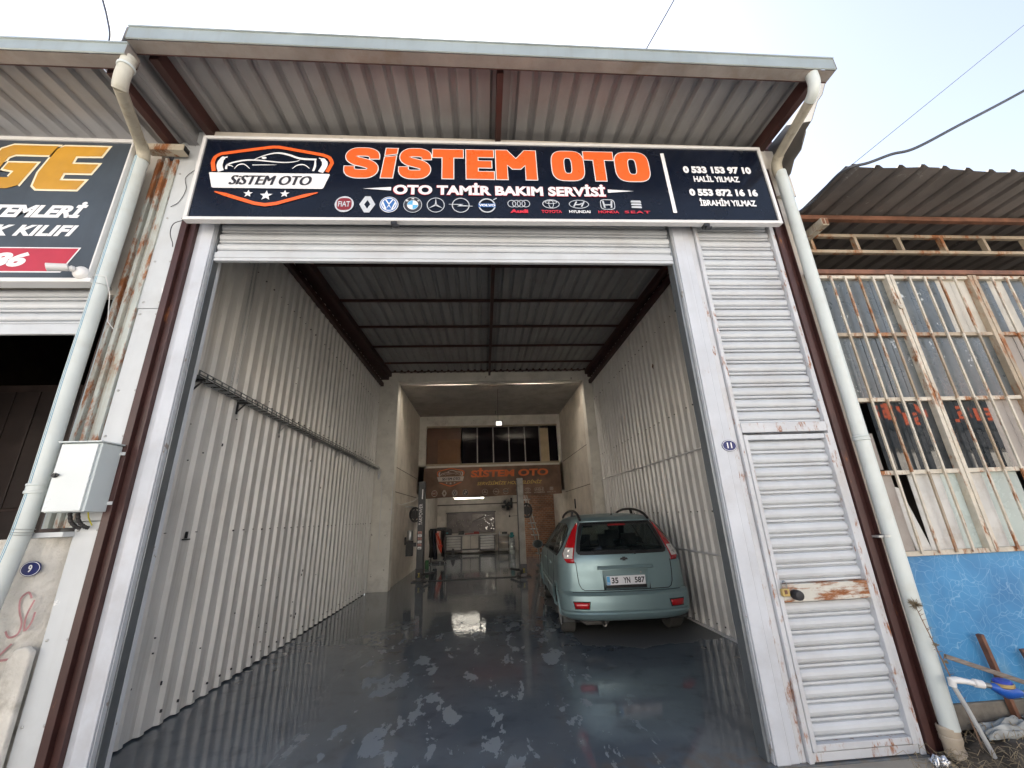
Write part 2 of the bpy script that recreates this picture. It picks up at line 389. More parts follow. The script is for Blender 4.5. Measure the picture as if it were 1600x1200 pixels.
# ================================================================== buildings
# the side walls of the front bay: ribbed sheets
def rib_wall(name, label, X, sgn, y0, y1, ztop):
    t = thing(name, label, 'wall', (X, (y0 + y1) / 2, 0))
    y = y0; k = 0
    while y < y1 - .01:
        ye = min(y + 1.0, y1)
        mb = MB(); off = (k % 2) * .004
        corr(mb, lambda u, v, d: (X + sgn * (d + off), u, v), y, ye + (.02 if ye < y1 else 0), .012 + random.uniform(0, .01), ztop(ye), .2, .036, (0, .50, .60, .82), nv=10, wob=.006)
        mb.build('corrugated_sheet', corrM, t, solid=.0015)
        y = ye; k += 1
    return t
ROOFZ = lambda y: 5.27 + .033 * (y - 3.1)
wl = rib_wall('corrugated_wall', 'light grey ribbed metal wall on the left carrying the cable tray', -2.83, 1, 3.18, 10.68, lambda y: ROOFZ(y) - .05)
mb = MB(); mb.box(-2.96, -2.868, 3.17, 10.7, -.01, 5.60); mb.build('backing', darkM, wl)
mb = MB(); mb.box(-2.794, -2.786, 4.17, 4.20, 1.50, 1.56); mb.box(-2.794, -2.784, 4.14, 4.24, 1.485, 1.497); mb.build('lock_cutout', blackM, wl)
mb = MB()
for i in range(46):
    y = random.uniform(3.6, 7.5); z = random.choice([random.uniform(.15, 1.6), random.uniform(.2, .6), random.uniform(2, 4)])
    mb.box(-2.832 + .03, -2.790, y, y + .008, z, z + random.choice([.01, .012, .03]))
mb.build('screw_heads', darkM, wl)['kind'] = 'stuff'
wr = rib_wall('corrugated_wall', 'light grey ribbed metal wall on the right beside the parked car', 3.12, -1, 3.18, 10.68, lambda y: ROOFZ(y) - .05)
mb = MB(); mb.box(3.16, 3.24, 3.60, 10.7, -.01, 5.60); mb.box(3.16, 3.24, 3.17, 3.5999, -.01, 5.20); mb.build('backing', darkM, wr)
mb = MB(); mb.box(3.06, 3.10, 3.25, 10.6, 0.0, .03); mb.build('base_angle', alu, wr, bev=.004)
mb = MB(); mb.add([(3.075, 6.6, 4.12), (3.075, 6.64, 4.07), (3.075, 6.60, 4.02), (3.075, 6.57, 4.08)], [(0, 1, 2, 3)]); mb.build('rust_spot', M('rust_spot', (.10, .035, .02), .9), wr, solid=.004)

for X_, s_, W_ in ((-2.83, 1, wl), (3.12, -1, wr)):
    mb = MB(); y_ = 3.31
    while y_ < 10.6:
        for z_ in (.12, 1.55, 3.05, 4.6):
            if random.random() < .8: mb.box(min(X_ + s_ * .036, X_ + s_ * .050), max(X_ + s_ * .036, X_ + s_ * .050), y_ - .006, y_ + .006, z_ - .006 + random.uniform(-.01, .01), z_ + .008)
        y_ += .2
    mb.build('wall_screws', darkM, W_)['kind'] = 'stuff'
# roof of the bay and its canopy
rf = thing('canopy_roof', 'grey ribbed sheet roof with brown beams over the repair bay', 'roof', (.2, 6.5, 5.2))
mb = MB(); mb.box(-2.96, -2.60, 3.12, 10.95, 5.31, 5.60); mb.build('eaves_fill', beamM, rf)  # block added to stop daylight leaking in over the left wall
mb = MB(); mb.prism([(-2.70, 2.24, 5.02), (-2.70, 3.12, 5.04), (-2.70, 3.12, 5.31), (-2.70, 2.24, 5.28)], (.004, 0, 0)); mb.build('edge_flashing', roofM, rf)
mb = MB(); mb.box(-2.70, -2.62, 2.30, 3.12, 5.226, 5.232); mb.build('edge_strip', roofM, rf)
mb = MB(); mb.box(3.0, 3.24, 3.17, 10.95, 5.31, 5.60); mb.build('eaves_fill', beamM, rf)  # added against the light leak above the right wall
mb = MB(); mb.box(-2.96, 3.34, 10.60, 10.95, 5.515, 5.60); mb.build('end_fill', beamM, rf)
x = -2.66; k = 0
while x < 3.0:
    xe = min(x + .735, 3.03)
    mb = MB(); off = .006 * (k % 2)
    corr(mb, lambda u, v, d: (u, v, ROOFZ(v) + d + off), x, xe + .03, 2.24, 10.9, .1838, .035, (0, .56, .68, .88), nv=9, wob=.004)
    mb.build('corrugated_sheet', roofM, rf, solid=.0012); x += .735; k += 1
# turned down cladding on the right edge of the roof
efl = M('edge_flashing_grey', (.15, .145, .14), .5, metal=.2, dirt=.4, dirtcol=(.24, .19, .13))
for dx, pts in ((0, [(2.36, 5.22), (2.44, 5.13), (2.50, 5.12), (2.60, 5.02), (2.68, 5.0), (2.76, 4.92), (2.76, 5.27), (2.36, 5.26)]), (.012, [(2.70, 4.99), (2.80, 4.88), (2.90, 4.86), (2.98, 4.77), (3.06, 4.765), (3.14, 4.68), (3.14, 5.29), (2.70, 5.27)])):
    mb = MB(); mb.prism([(3.125 + dx, y_, z_) for y_, z_ in pts], (.006, 0, 0)); mb.build('edge_flashing', efl, rf)
    for k_ in range(2): y_ = pts[0][0] + .12 + k_ * .17; mb = MB(); mb.prism([(3.131 + dx, y_, 5.26), (3.131 + dx, y_ + .05, 5.26), (3.131 + dx, y_ + .05, 5.26 - (y_ - 2.2) * .42), (3.131 + dx, y_, 5.26 - (y_ - 2.2) * .40)], (.02, 0, 0)); mb.build('flashing_rib', efl, rf, bev=.008)
for xx, w in ((-2.56, .07), (.185, .055), (2.955, .07)):
    mb = MB(); mb.beam((xx, 2.36, ROOFZ(2.36) - .07), (xx, 10.66, ROOFZ(10.66) - .07), w, .13)
    mb.build('rafter', beamM, rf, bev=.003)
for yy in (3.22, 4.27, 5.37, 6.5, 7.62, 8.7, 9.85):
    mb = MB(); mb.box(-2.78, 3.06, yy - .022, yy + .022, ROOFZ(yy) - .046, ROOFZ(yy) - .004); mb.build('purlin', beamM, rf, bev=.002)
mb = MB(); mb.box(-2.80, -2.72, 3.2, 10.64, 5.10, 5.20); mb.build('wall_plate', beamM, rf, bev=.003)
mb = MB(); mb.box(3.0, 3.08, 3.2, 10.64, 5.10, 5.20); mb.build('wall_plate', beamM, rf, bev=.003)
def gutter(name, label, x0, x1, yf, yb, z0, z1, loc):
    t = thing(name, label, 'gutter', loc)
    mb = MB(); mb.prism([(x0, yf, z1), (x0, yf - .006, z1 - .004), (x0, yf - .006, z1 - .016), (x0, yf + .003, z1 - .018), (x0, yf + .004, z0 + .004), (x0, yf + .012, z0), (x0, yf + .02, z0 + .01), (x0, yf + .012, z1)], (x1 - x0, 0, 0)); mb.build('front_face', gutM, t)
    mb = MB(); mb.box(x0, x1, yf + .021, yb, z0 + .001, z0 + .006); mb.build('underside', gutU, t)
    mb = MB(); mb.box(x0, x1, yb + .001, yb + .005, z0 - .006, z1 - .04); mb.build('back_face', beamM, t)
    for xx in (x0, x1):
        s_ = .002 if xx == x1 else -.002
        mb = MB(); mb.box(min(xx, xx + s_), max(xx, xx + s_), yf, yb, z0, z1 - .02); mb.build('end_cap', gutU, t)
    return t
gutter('roof_gutter', 'long pale metal gutter along the front edge of the canopy above the main sign', -2.64, 3.05, 2.20, 2.315, 5.098, 5.232, (.2, 2.25, 5.1))

# facade: posts, panels, boards
F = 3.10
def post(name, label, x0, x1, y0, y1, z0, z1, mat, bev=.004, cat='post'):
    mb = MB(); mb.box(x0, x1, y0, y1, z0, z1); return tag(mb.build(name, mat, bev=bev), label, cat)
def channel(name, label, x0, x1, yf, d, z0, z1, mat, side=1):
    t = thing(name, label, 'post', ((x0 + x1) / 2, yf, z0))
    w = x1 - x0
    mb = MB(); mb.box(x0, x0 + w * .42, yf, yf + d, z0, z1); mb.build('flange', mat, t, bev=.003)
    mb = MB(); mb.box(x0 + w * .42 + .001, x1 - .008, yf + .035, yf + d, z0, z1); mb.build('web', mat, t, bev=.003)
    mb = MB(); mb.box(x1 - .0075, x1, yf + .004, yf + d, z0, z1); mb.build('lip', mat, t)
    return t
channel('steel_post', 'dark brown steel post left of the open bay beside the meter box', -2.62, -2.495, 3.06, .12, -.01, 5.12, brownM)
channel('steel_post', 'dark brown steel post right of the slatted side door', 2.875, 2.995, 3.06, .12, -.01, 5.12, brownM)
t = thing('door_jamb', 'white folded metal jamb on the left edge of the open bay', 'door jamb', (-2.42, 3.1, 0))
mb = MB(); mb.box(-2.494, -2.452, 3.10, 3.20, 0, 4.6); mb.build('outer_fold', whiteJ, t, bev=.003)
mb = MB(); mb.box(-2.450, -2.352, 3.085, 3.20, 0, 4.6); mb.build('face_plate', whiteJ, t, bev=.004)
mb = MB(); mb.box(-2.350, -2.346, 3.10, 3.24, 0, 4.6); mb.build('inner_lip', whiteP, t)
mb = MB(); mb.box(-2.345, -2.332, 3.13, 3.23, 0, 4.6); mb.build('shutter_guide', zincT, t, bev=.003)
mb = MB(); mb.box(-2.86, -2.33, 3.2, 3.235, 0, 5.1); mb.build('return_panel', whiteP, t)
t = thing('door_jamb', 'white folded metal jamb between the open bay and the slatted side door', 'door jamb', (1.95, 3.1, 0))
mb = MB(); mb.box(1.808, 1.832, 3.13, 3.23, 0, 4.6); mb.build('shutter_guide', zincT, t, bev=.003)
mb = MB(); mb.box(1.834, 1.840, 3.10, 3.24, 0, 4.6); mb.build('inner_lip', whiteP, t)
mb = MB(); mb.box(1.842, 1.936, 3.085, 3.2, 0, 4.6); mb.build('face_plate', whiteJ, t, bev=.004)
mb = MB(); mb.box(1.938, 1.998, 3.092, 3.2, 0, 4.6); mb.build('face_plate', whiteJ, t, bev=.004)
mb = MB(); mb.box(2.000, 2.050, 3.100, 3.2, 0, 4.6); mb.build('outer_fold', whiteR, t, bev=.004)
# panels between the posts and above the sign
t = thing('cladding_panel', 'flat white sheet panel with screws between the rusty channels and the brown left post', 'cladding', (-2.7, 3.1, 0))
for z0, z1 in ((-.01, 1.655), (1.66, 3.30), (3.305, 5.24)):
    x0 = -2.79 if z0 < 3 else -2.86
    mb = MB(); mb.box(x0, -2.622, 3.085, 3.10, z0, z1); mb.build('sheet', panelM, t, bev=.002)
mb = MB()
for z in (.5, .95, 1.6, 1.72, 2.25, 2.6, 3.25, 3.36, 3.75, 4.2, 4.7, 5.1):
    for xx in (-2.765, -2.64): mb.lathe((xx, 3.085, z), (0, -1, 0), [(.009, 0), (.009, .004), (.004, .007), (0, .007)], 8)
mb.build('screws', steelM, t)['kind'] = 'stuff'
t = thing('fascia_board', 'cream board with rivets on the wall just above the main sign', 'board', (.2, 3.1, 5.08))
mb = MB(); mb.box(-2.60, 3.0, 3.05, 3.058, 4.9, 5.19); mb.build('board', boardM, t)
mb = MB()
for i in range(14): mb.lathe((-2.45 + i * .41, 3.05, 5.09), (0, -1, 0), [(.009, 0), (.009, .005), (0, .006)], 8)
mb.build('rivets', darkM, t)['kind'] = 'stuff'
mb = MB()
for xx in (-1.35, 2.0): mb.box(xx, xx + .07, 3.01, 3.049, 5.045, 5.075); mb.box(xx + .03, xx + .06, 2.96, 3.01, 5.02, 5.05)
mb.build('sign_brackets', darkM, t)
mb = MB(); mb.box(-2.62, 3.1, 3.16, 3.2, 4.35, 5.24); tag(mb.build('lintel_wall', boardM), 'flat wall strip hidden behind the main sign', 'wall')
post('side_board', 'cream board at the right end of the canopy behind the drainpipe', 3.01, 3.25, 3.10, 3.13, 4.60, 5.20, boardM, cat='board')
post('closing_strip', 'thin pale strip between the brown right post and the neighbouring window', 2.997, 3.13, 3.14, 3.2, -.01, 5.2, boardM, cat='strip')

# roller shutter slats
def slat_mesh(x0, x1, y, pitch, k=1.0):
    h = pitch
    pr = [(.020, 0), (.012, .001), (-.006, .002), (-.010, .008), (-.008, .019), (.010, .022), (.012, .027), (-.008, .030), (-.017, .040), (-.021, .058), (-.017, .076), (-.007, .092), (.010, .0985), (.012, h - .004), (.020, h - .003)]
    mb = MB(); mb.prism([(x0, y + a * k, z) for a, z in pr], (x1 - x0, 0, 0)); return mb
t = thing('roller_shutter', 'rolled up pale shutter hanging at the top of the open bay', 'shutter', (-.25, 3.14, 3.79))
mb = MB(); mb.prism([(-2.32, 3.13 + a, 3.79 + z) for a, z in ((.02, 0), (-.012, 0), (-.014, .02), (-.006, .024), (-.006, .03), (-.014, .034), (-.014, .085), (0, .09), (.02, .09))], (4.13, 0, 0)); mb.build('bottom_bar', slatM, t)
mb = slat_mesh(-2.32, 1.81, 3.145, .107); 
for v in mb.v: v.z += 3.885
o = mb.build('slat', slatM, t); copies(o, [(0, 0, .107 * i) for i in range(1, 5)])

# slatted side door
t = thing('slatted_door', 'white slatted metal side door with a rusty lock rail and padlock', 'door', (2.46, 3.12, 0))
for a, b in ((2.054, 2.088), (2.826, 2.866)):
    mb = MB(); mb.box(a, b, 3.075, 3.16, 0.0, 4.6); mb.build('frame_upright', whiteR, t, bev=.004)
for a, b in ((2.09, 2.122), (2.786, 2.823)):
    mb = MB(); mb.box(a, b, 3.068, 3.15, .06, 2.135); mb.build('leaf_upright', whiteR, t, bev=.005)
mb = MB(); mb.box(2.09, 2.823, 3.072, 3.15, 2.155, 2.235); mb.build('mid_rail', whiteR, t, bev=.005)
mb = MB(); mb.box(2.123, 2.785, 3.075, 3.15, 2.095, 2.135); mb.build('leaf_top_rail', whiteP, t, bev=.004)
mb = MB(); mb.box(2.123, 2.785, 3.070, 3.15, .925, 1.04); mb.build('lock_rail', lockM, t, bev=.004)
mb = MB(); mb.box(2.123, 2.785, 3.073, 3.15, .062, .10); mb.build('leaf_bottom_rail', whiteR, t, bev=.004)
mb = MB(); mb.box(2.055, 2.865, 3.082, 3.15, .005, .055); mb.build('sill', whiteR, t, bev=.005)
mb = slat_mesh(2.091, 2.822, 3.125, .107)
for v in mb.v: v.z += 2.24
o = mb.build('slat', slatM, t); copies(o, [(0, 0, .107 * i) for i in range(1, 21)])
mb = slat_mesh(2.123, 2.785, 3.118, .107)
for v in mb.v: v.z += 1.042
o = mb.build('slat', slatM, t); copies(o, [(0, 0, .105 * i) for i in range(1, 10)] + [(0, 0, -.94 + .1025 * i) for i in range(8)])
mb = MB(); mb.lathe((2.205, 3.07, .975), (0, -1, 0), [(.03, 0), (.034, .01), (.034, .05), (.030, .056), (.030, .062), (.022, .066), (.0, .066)], 22); mb.build('door_knob', M('knob_black', (.03, .03, .035), .5, metal=.4), t, smooth=True)
mb = MB(); mb.tube([(2.11, 3.055, 1.02), (2.11, 3.045, 1.055), (2.13, 3.04, 1.07), (2.15, 3.045, 1.055), (2.15, 3.055, 1.02)], .005, 6)
tg = thing('padlock', 'brass padlock hanging at the edge of the rusty lock rail', 'padlock', (2.13, 3.05, .96))
mb.build('shackle', steelM, tg, smooth=True)
mb = MB(); mb.box(2.102, 2.155, 3.035, 3.066, .968, 1.018); mb.build('body', M('padlock_brass', (.50, .37, .14), .45, metal=.3, dirt=.4), tg, bev=.006)
mb = MB(); mb.box(2.115, 2.135, 3.032, 3.0345, .985, 1.01); mb.build('keyhole_plate', rustBr, tg)

# house number plates
def number_plate(label, x, z, num, y):
    t = thing('house_number', label, 'number plate', (x, y, z - .05), 'blue oval house numbers')
    mb = MB(); mb.prism([(x + a, y, z + b) for a, b in ell(0, 0, .062, .046, 32)], (0, -.005, 0)); mb.build('plate', navyPl, t)
    a = Art((x, y - .006, z)); a.poly(signWhite, 0, *ring(0, 0, .058, .043, .0035, 32)); a.text(signWhite, 1, num, -.02 if len(num) > 1 else -.012, .02 if len(num) > 1 else .012, -.021, .024, bold=.03)
    a.build('numeral', t)
number_plate('blue oval house number 11 on the white jamb beside the side door', 1.962, 2.055, '11', 3.085)

# ---------------------------------------------------------------- main sign
SG = thing('shop_sign', 'wide dark sign with orange letters and car emblems above the open bay', 'sign', (.165, 2.93, 4.545), ry=-.009)
def L(name, mb, mat, **k): return mb.build(name, mat, SG, local=True, **k)
hw, hh = 2.67, .467
mb = MB(); mb.box(-hw + .012, hw - .012, .004, .042, -hh + .012, hh - .012); L('sign_face', mb, signBlk)
for nm, bx in (('frame_top', (-hw, hw, -.012, .045, hh - .03, hh)), ('frame_bottom', (-hw, hw, -.012, .045, -hh, -hh + .03)), ('frame_side', (-hw, -hw + .03, -.011, .044, -hh + .031, hh - .031)), ('frame_side', (hw - .03, hw, -.011, .044, -hh + .031, hh - .031))):
    mb = MB(); mb.box(*bx); L(nm, mb, alu, bev=.003)
def shield(a, w=signOr, wh=signWhite, ink=signInk, txt='SiSTEM OTO'):
    up = [(-2.515, .062), (-2.54, .157), (-2.53, .222), (-2.485, .262), (-2.022, .351), (-1.598, .268), (-1.536, .235), (-1.508, .175), (-1.543, .068)]
    a.poly(w, 2, stroke([up[0], up[1]] + smooth2(up[1:4], 3)[1:] + smooth2([up[3], (-2.1, .343), up[4], (-1.95, .343), up[5]], 3)[1:] + smooth2(up[5:8], 3)[1:] + [up[8]], .034))
    for pts, ws in (([(-2.425, .225), (-2.465, .205), (-2.478, .13), (-2.455, .062)], [.012, .04, .05, .05]), ([(-1.63, .232), (-1.588, .205), (-1.57, .15), (-1.60, .066)], [.012, .04, .05, .05])):
        a.poly(wh, 2, stroke(smooth2(pts, 4), [ws[min(3, round(i * 3 / 12))] for i in range(13)]))
    def ln(pts, w0, w1=None, wm=None):
        q = smooth2(pts, 4); n = len(q) - 1
        a.poly(wh, 2, stroke(q, [((w0 + ((wm or w0) - w0) * min(1, 2 * i / n)) if i <= n / 2 else ((wm or w0) + ((w1 if w1 is not None else w0) - (wm or w0)) * (2 * i / n - 1))) for i in range(n + 1)]))
    ln([(-2.415, .085), (-2.41, .135), (-2.33, .175), (-2.2, .195), (-1.95, .172), (-1.83, .185), (-1.79, .212)], .02, .004, .016)
    ln([(-2.20, .197), (-2.10, .255), (-2.0, .282), (-1.9, .262), (-1.79, .22), (-1.65, .213)], .006, .022, .02)
    ln([(-1.66, .205), (-1.655, .14), (-1.665, .078)], .012, .02, .02)
    ln([(-2.345, .092), (-2.32, .135), (-2.27, .143), (-2.215, .095)], .005, .005, .014)
    ln([(-1.85, .100), (-1.81, .143), (-1.75, .148), (-1.70, .106)], .005, .005, .014)
    ln([(-2.2, .137), (-2.1, .140), (-1.99, .143)], .010, .002, .008)
    ln([(-2.415, .128), (-2.38, .125), (-2.36, .112)], .012, .003, .01)
    a.poly(wh, 2, ell(-2.11, .222, .022, .014, 12))
    a.poly(wh, 2, [(-2.552, .043), (-2.548, .046), (-1.522, .047), (-1.514, .036), (-1.558, -.116), (-1.572, -.124), (-2.49, -.124), (-2.503, -.116)])
    for k_ in range(4): a.text(ink, 3 + k_ * .35, txt, -2.368 + .004 * k_, -1.676 + .004 * k_, -.088 + .001 * (k_ % 2), .016, bold=0, shear=.25)
    for cx, cy, r in ((-2.187, -.184, .042), (-2.034, -.203, .056), (-1.88, -.182, .042)):
        a.poly(wh, 2, [(cx + (r if i % 2 == 0 else r * .42) * math.sin(i * math.pi / 5), cy + (r if i % 2 == 0 else r * .42) * math.cos(i * math.pi / 5)) for i in range(10)])
    a.poly(w, 2, stroke([(-2.47, -.165), (-2.38, -.195), (-2.12, -.288), (-2.029, -.303), (-1.94, -.288), (-1.70, -.197), (-1.60, -.165)], [.01, .034, .034, .036, .034, .034, .01]))
a = Art((0, -.0, 0)); shield(a); a.build('shield_logo', SG, local=True)
Sg = smooth2([(.85, .64), (.83, .79), (.68, .865), (.5, .875), (.3, .86), (.185, .775), (.18, .665), (.3, .57), (.5, .515), (.7, .45), (.82, .35), (.81, .225), (.69, .14), (.5, .125), (.3, .135), (.165, .21), (.15, .37)], 4)
GL = {'S': [stroke(Sg, .27)], 'T': [[(0, 1), (0, .72), (.32, .72), (.32, 0), (.68, 0), (.68, .72), (1, .72), (1, 1)]],
      'E': [[(0, 0), (1, 0), (1, .25), (.42, .25), (.42, .385), (.92, .385), (.92, .615), (.42, .615), (.42, .75), (1, .75), (1, 1), (0, 1)]],
      'M': [[(0, 0), (.27, 0), (.27, .50), (.40, .36), (.60, .36), (.73, .50), (.73, 0), (1, 0), (1, 1), (.72, 1), (.5, .70), (.28, 1), (0, 1)]],
      'O': [ell(.5, .5, .5, .5, 40, 3.4), ell(.5, .5, .13, .27, 28, 3.2)[::-1]],
      'i': [[(0, 0), (.74, 0), (.92, .74), (.18, .69)], [(.2, .76), (.95, .82), (1.0, 1), (.25, 1)]]}
def heavy(a, fill, edge, word, e=.008):
    for ch, u0, u1, v0, v1 in word:
        ls = [[(u0 + x * (u1 - u0), v0 + y * (v1 - v0)) for x, y in l] for l in GL[ch]]
        if ch == 'i':
            for l in ls: a.poly(edge, 2, grow(l, e)); a.poly(fill, 3.5, l)
        else:
            if ch == 'O': 
                a.poly(edge, 2, grow(ls[0], e), grow(ls[1], -e))
            else: a.poly(edge, 2, grow(ls[0], e))
            a.poly(fill, 3.5, *ls)
word1 = [('S', -1.40, -1.085, .012, .358), ('i', -1.065, -.925, .014, .362), ('S', -.91, -.61, .012, .362), ('T', -.60, -.318, .014, .362), ('E', -.288, -.032, .014, .364), ('M', -.008, .372, .014, .366)]
word2 = [('O', .523, .832, .012, .370), ('T', .84, 1.128, .014, .368), ('O', 1.142, 1.475, .012, .372)]
a = Art(); heavy(a, signOr, signWhite, word1); a.build('orange_word', SG, local=True)
a = Art(); heavy(a, signOr, signWhite, word2); a.build('orange_word', SG, local=True)
a = Art(); a.text(signRed, 2, 'OTO TAMİR BAKIM SERVİSİ', -.950, 1.010, -.179, -.030, bold=.06, spacing=1.02)
a.text(signWhite, 3, 'OTO TAMİR BAKIM SERVİSİ', -.945, 1.005, -.175, -.034, bold=.047, spacing=1.02); a.build('service_line', SG, local=True)
a = Art(); a.poly(signWhite, 2, [(-1.214, -.112), (-.965, -.132), (-.965, -.092)]); a.poly(signWhite, 2, [(1.03, -.128), (1.283, -.104), (1.03, -.088)]); a.build('pointer_marks', SG, local=True)
a = Art(); a.poly(signWhite, 2, [(1.616, .368), (1.625, -.353), (1.662, -.352), (1.652, .37)]); a.build('divider_bar', SG, local=True)
a = Art(); a.text(signWhite, 2, '0 533 153 97 10', 1.815, 2.51, .124, .212, bold=.06); a.text(signWhite, 2, 'HALİL YILMAZ', 1.90, 2.365, .020, .112, bold=.04); a.build('phone_line', SG, local=True)
a = Art(); a.text(signWhite, 2, '0 553 872 16 16', 1.825, 2.51, -.152, -.064, bold=.06); a.text(signWhite, 2, 'İBRAHİM YILMAZ', 1.905, 2.465, -.268, -.175, bold=.04); a.build('phone_line', SG, local=True)
def emblems(add, xs, cy=-.288, r=.082):
    e = []
    def new(i): a = add(); e.append(a); return a, xs[i]
    a, x = new(0); a.poly(silver, 2, ell(x, cy, r, r * 1.05)); a.poly(emMaroon, 3, ell(x, cy, r * .78, r * .80, 24, 3)); a.text(silver, 4, 'FIAT', x - r * .62, x + r * .62, cy - r * .36, cy + r * .36, bold=.02)
    a, x = new(1); a.poly(silver, 2, [(x - r * .85, cy), (x - r * .28, cy + r * 1.08), (x + r * .28, cy + r * 1.08), (x + r * .85, cy), (x + r * .28, cy - r * 1.08), (x - r * .28, cy - r * 1.08)], [(x - r * .32, cy), (x, cy - r * .58), (x + r * .32, cy), (x, cy + r * .58)])
    a, x = new(2); a.poly(signWhite, 2, ell(x, cy, r, r * 1.05)); a.poly(emBlue, 3, ell(x, cy, r * .92, r * .97)); a.poly(signWhite, 4, *ring(x, cy, r * .82, r * .87, r * .11))
    a.poly(signWhite, 4, stroke([(x - r * .42, cy + r * .70), (x, cy + r * .02), (x + r * .42, cy + r * .70)], r * .15)); a.poly(signWhite, 4, stroke([(x - r * .68, cy + r * .3), (x - r * .32, cy - r * .66), (x, cy - r * .08), (x + r * .32, cy - r * .66), (x + r * .68, cy + r * .3)], r * .15))
    a, x = new(3); a.poly(silver, 2, ell(x, cy, r, r * 1.05)); a.poly(signInk, 3, ell(x, cy, r * .93, r * .98)); a.poly(signWhite, 4, ell(x, cy - .004, r * .6, r * .62))
    for a0 in (90, 270): a.poly(emLight, 5, [(x, cy - .004)] + ell(x, cy - .004, r * .56, r * .58, 8, 2, a0, a0 + 90))
    for ch, dx, dy in (('B', -.6, .52), ('M', 0, .78), ('W', .6, .52)): a.text(signWhite, 4, ch, x + r * (dx - .13), x + r * (dx + .13), cy + r * (dy - .10), cy + r * (dy + .12), bold=.03)
    a, x = new(4); a.poly(silver, 2, *ring(x, cy, r * .97, r * 1.0, r * .09))
    for k in range(3):
        t_ = R(90 + 120 * k); a.poly(silver, 3, [(x + r * .9 * math.cos(t_), cy + r * .93 * math.sin(t_)), (x + r * .12 * math.cos(t_ + 1.57), cy + r * .12 * math.sin(t_ + 1.57)), (x + r * .12 * math.cos(t_ - 1.57), cy + r * .12 * math.sin(t_ - 1.57))])
    a, x = new(5); a.poly(silver, 2, *ring(x, cy, r * .97, r * 1.0, r * .1)); a.poly(silver, 3, [(x - r * 1.3, cy + r * .14), (x + r * .3, cy + r * .14), (x + r * .02, cy), (x + r * 1.3, cy - r * .10), (x + r * 1.3, cy - r * .16), (x - r * .4, cy - r * .16), (x - r * .1, cy + r * .02), (x - r * 1.3, cy + r * .08)])
    a, x = new(6); a.poly(silver, 2, *ring(x, cy, r * .95, r * .98, r * .16)); a.poly(emBlue, 3, [(x - r * .95, cy - r * .24), (x + r * .95, cy - r * .24), (x + r * .95, cy + r * .24), (x - r * .95, cy + r * .24)]); a.text(signWhite, 4, 'VOLVO', x - r * .92, x + r * .92, cy - r * .16, cy + r * .16, bold=.05)
    a.poly(silver, 2, stroke([(x + r * .72, cy + r * .78), (x + r * 1.1, cy + r * 1.02)], r * .12))
    a, x = new(7)
    for k in range(4): a.poly(silver, 2 + .5 * k, *ring(x - r * .78 + k * r * .52, cy + r * .28, r * .48, r * .50, r * .08))
    a.text(signRed, 2, 'Audi', x - r * 1.0, x + r * 1.0, cy - r * .98, cy - r * .48, bold=.06)
    a, x = new(8); a.poly(silver, 2, *ring(x, cy + r * .3, r * .98, r * .62, r * .09)); a.poly(silver, 3, *ring(x, cy + r * .3, r * .30, r * .58, r * .08)); a.poly(silver, 3.5, *ring(x, cy + r * .52, r * .70, r * .24, r * .08)); a.text(signRed, 2, 'TOYOTA', x - r * 1.15, x + r * 1.15, cy - r * .96, cy - r * .54, bold=.03)
    a, x = new(9); a.poly(silver, 2, *ring(x, cy + r * .3, r * 1.15, r * .6, r * .09)); a.poly(silver, 3, stroke([(x - r * .62, cy - r * .06), (x - r * .25, cy + r * .66)], r * .17)); a.poly(silver, 3, stroke([(x + r * .25, cy - r * .06), (x + r * .62, cy + r * .66)], r * .17)); a.poly(silver, 3.5, stroke([(x - r * .4, cy + r * .22), (x, cy + r * .22), (x + r * .4, cy + r * .40)], r * .14)); a.text(signWhite, 2, 'HYUNDAI', x - r * 1.2, x + r * 1.2, cy - r * .92, cy - r * .54, bold=.03)
    a, x = new(10); a.poly(silver, 2, *ring(x, cy + r * .3, r * .85, r * .72, r * .09, 28, 4)); a.poly(silver, 3, stroke([(x - r * .5, cy + r * .8), (x - r * .38, cy - r * .18)], r * .2)); a.poly(silver, 3, stroke([(x + r * .5, cy + r * .8), (x + r * .38, cy - r * .18)], r * .2)); a.poly(silver, 3.5, stroke([(x - r * .4, cy + r * .22), (x + r * .4, cy + r * .22)], r * .16)); a.text(signRed, 2, 'HONDA', x - r * 1.2, x + r * 1.2, cy - r * .92, cy - r * .54, bold=.03)
    a, x = new(11)
    for k, (p, q) in enumerate(((.9, .62), (.50, .24), (.12, -.14))):
        a.poly(silver, 2, [(x - r * .6, cy + r * q), (x + r * .6, cy + r * (q - .04)), (x + r * .6, cy + r * (p - .1)), (x + r * .5, cy + r * p), (x - r * .5, cy + r * p), (x - r * .6, cy + r * (p - .08))])
    a.text(signRed, 2, 'SEAT', x - r * 1.5, x + r * 1.5, cy - r * .90, cy - r * .54, bold=.03, spacing=1.2)
    return e
EX = [-1.362, -1.164, -.975, -.768, -.565, -.343, -.107, .183, .48, .740, 1.010, 1.283]
for a in emblems(lambda: Art(), EX): a.build('emblem', SG, local=True)
mb = MB()
for xx in (-.95, 1.9): mb.box(xx, xx + .05, -.006, .05, -hh - .03, -hh - .001); mb.box(xx + .02, xx + .07, .0, .03, -hh - .045, -hh - .0305)
L('hanging_clip', mb, darkM)

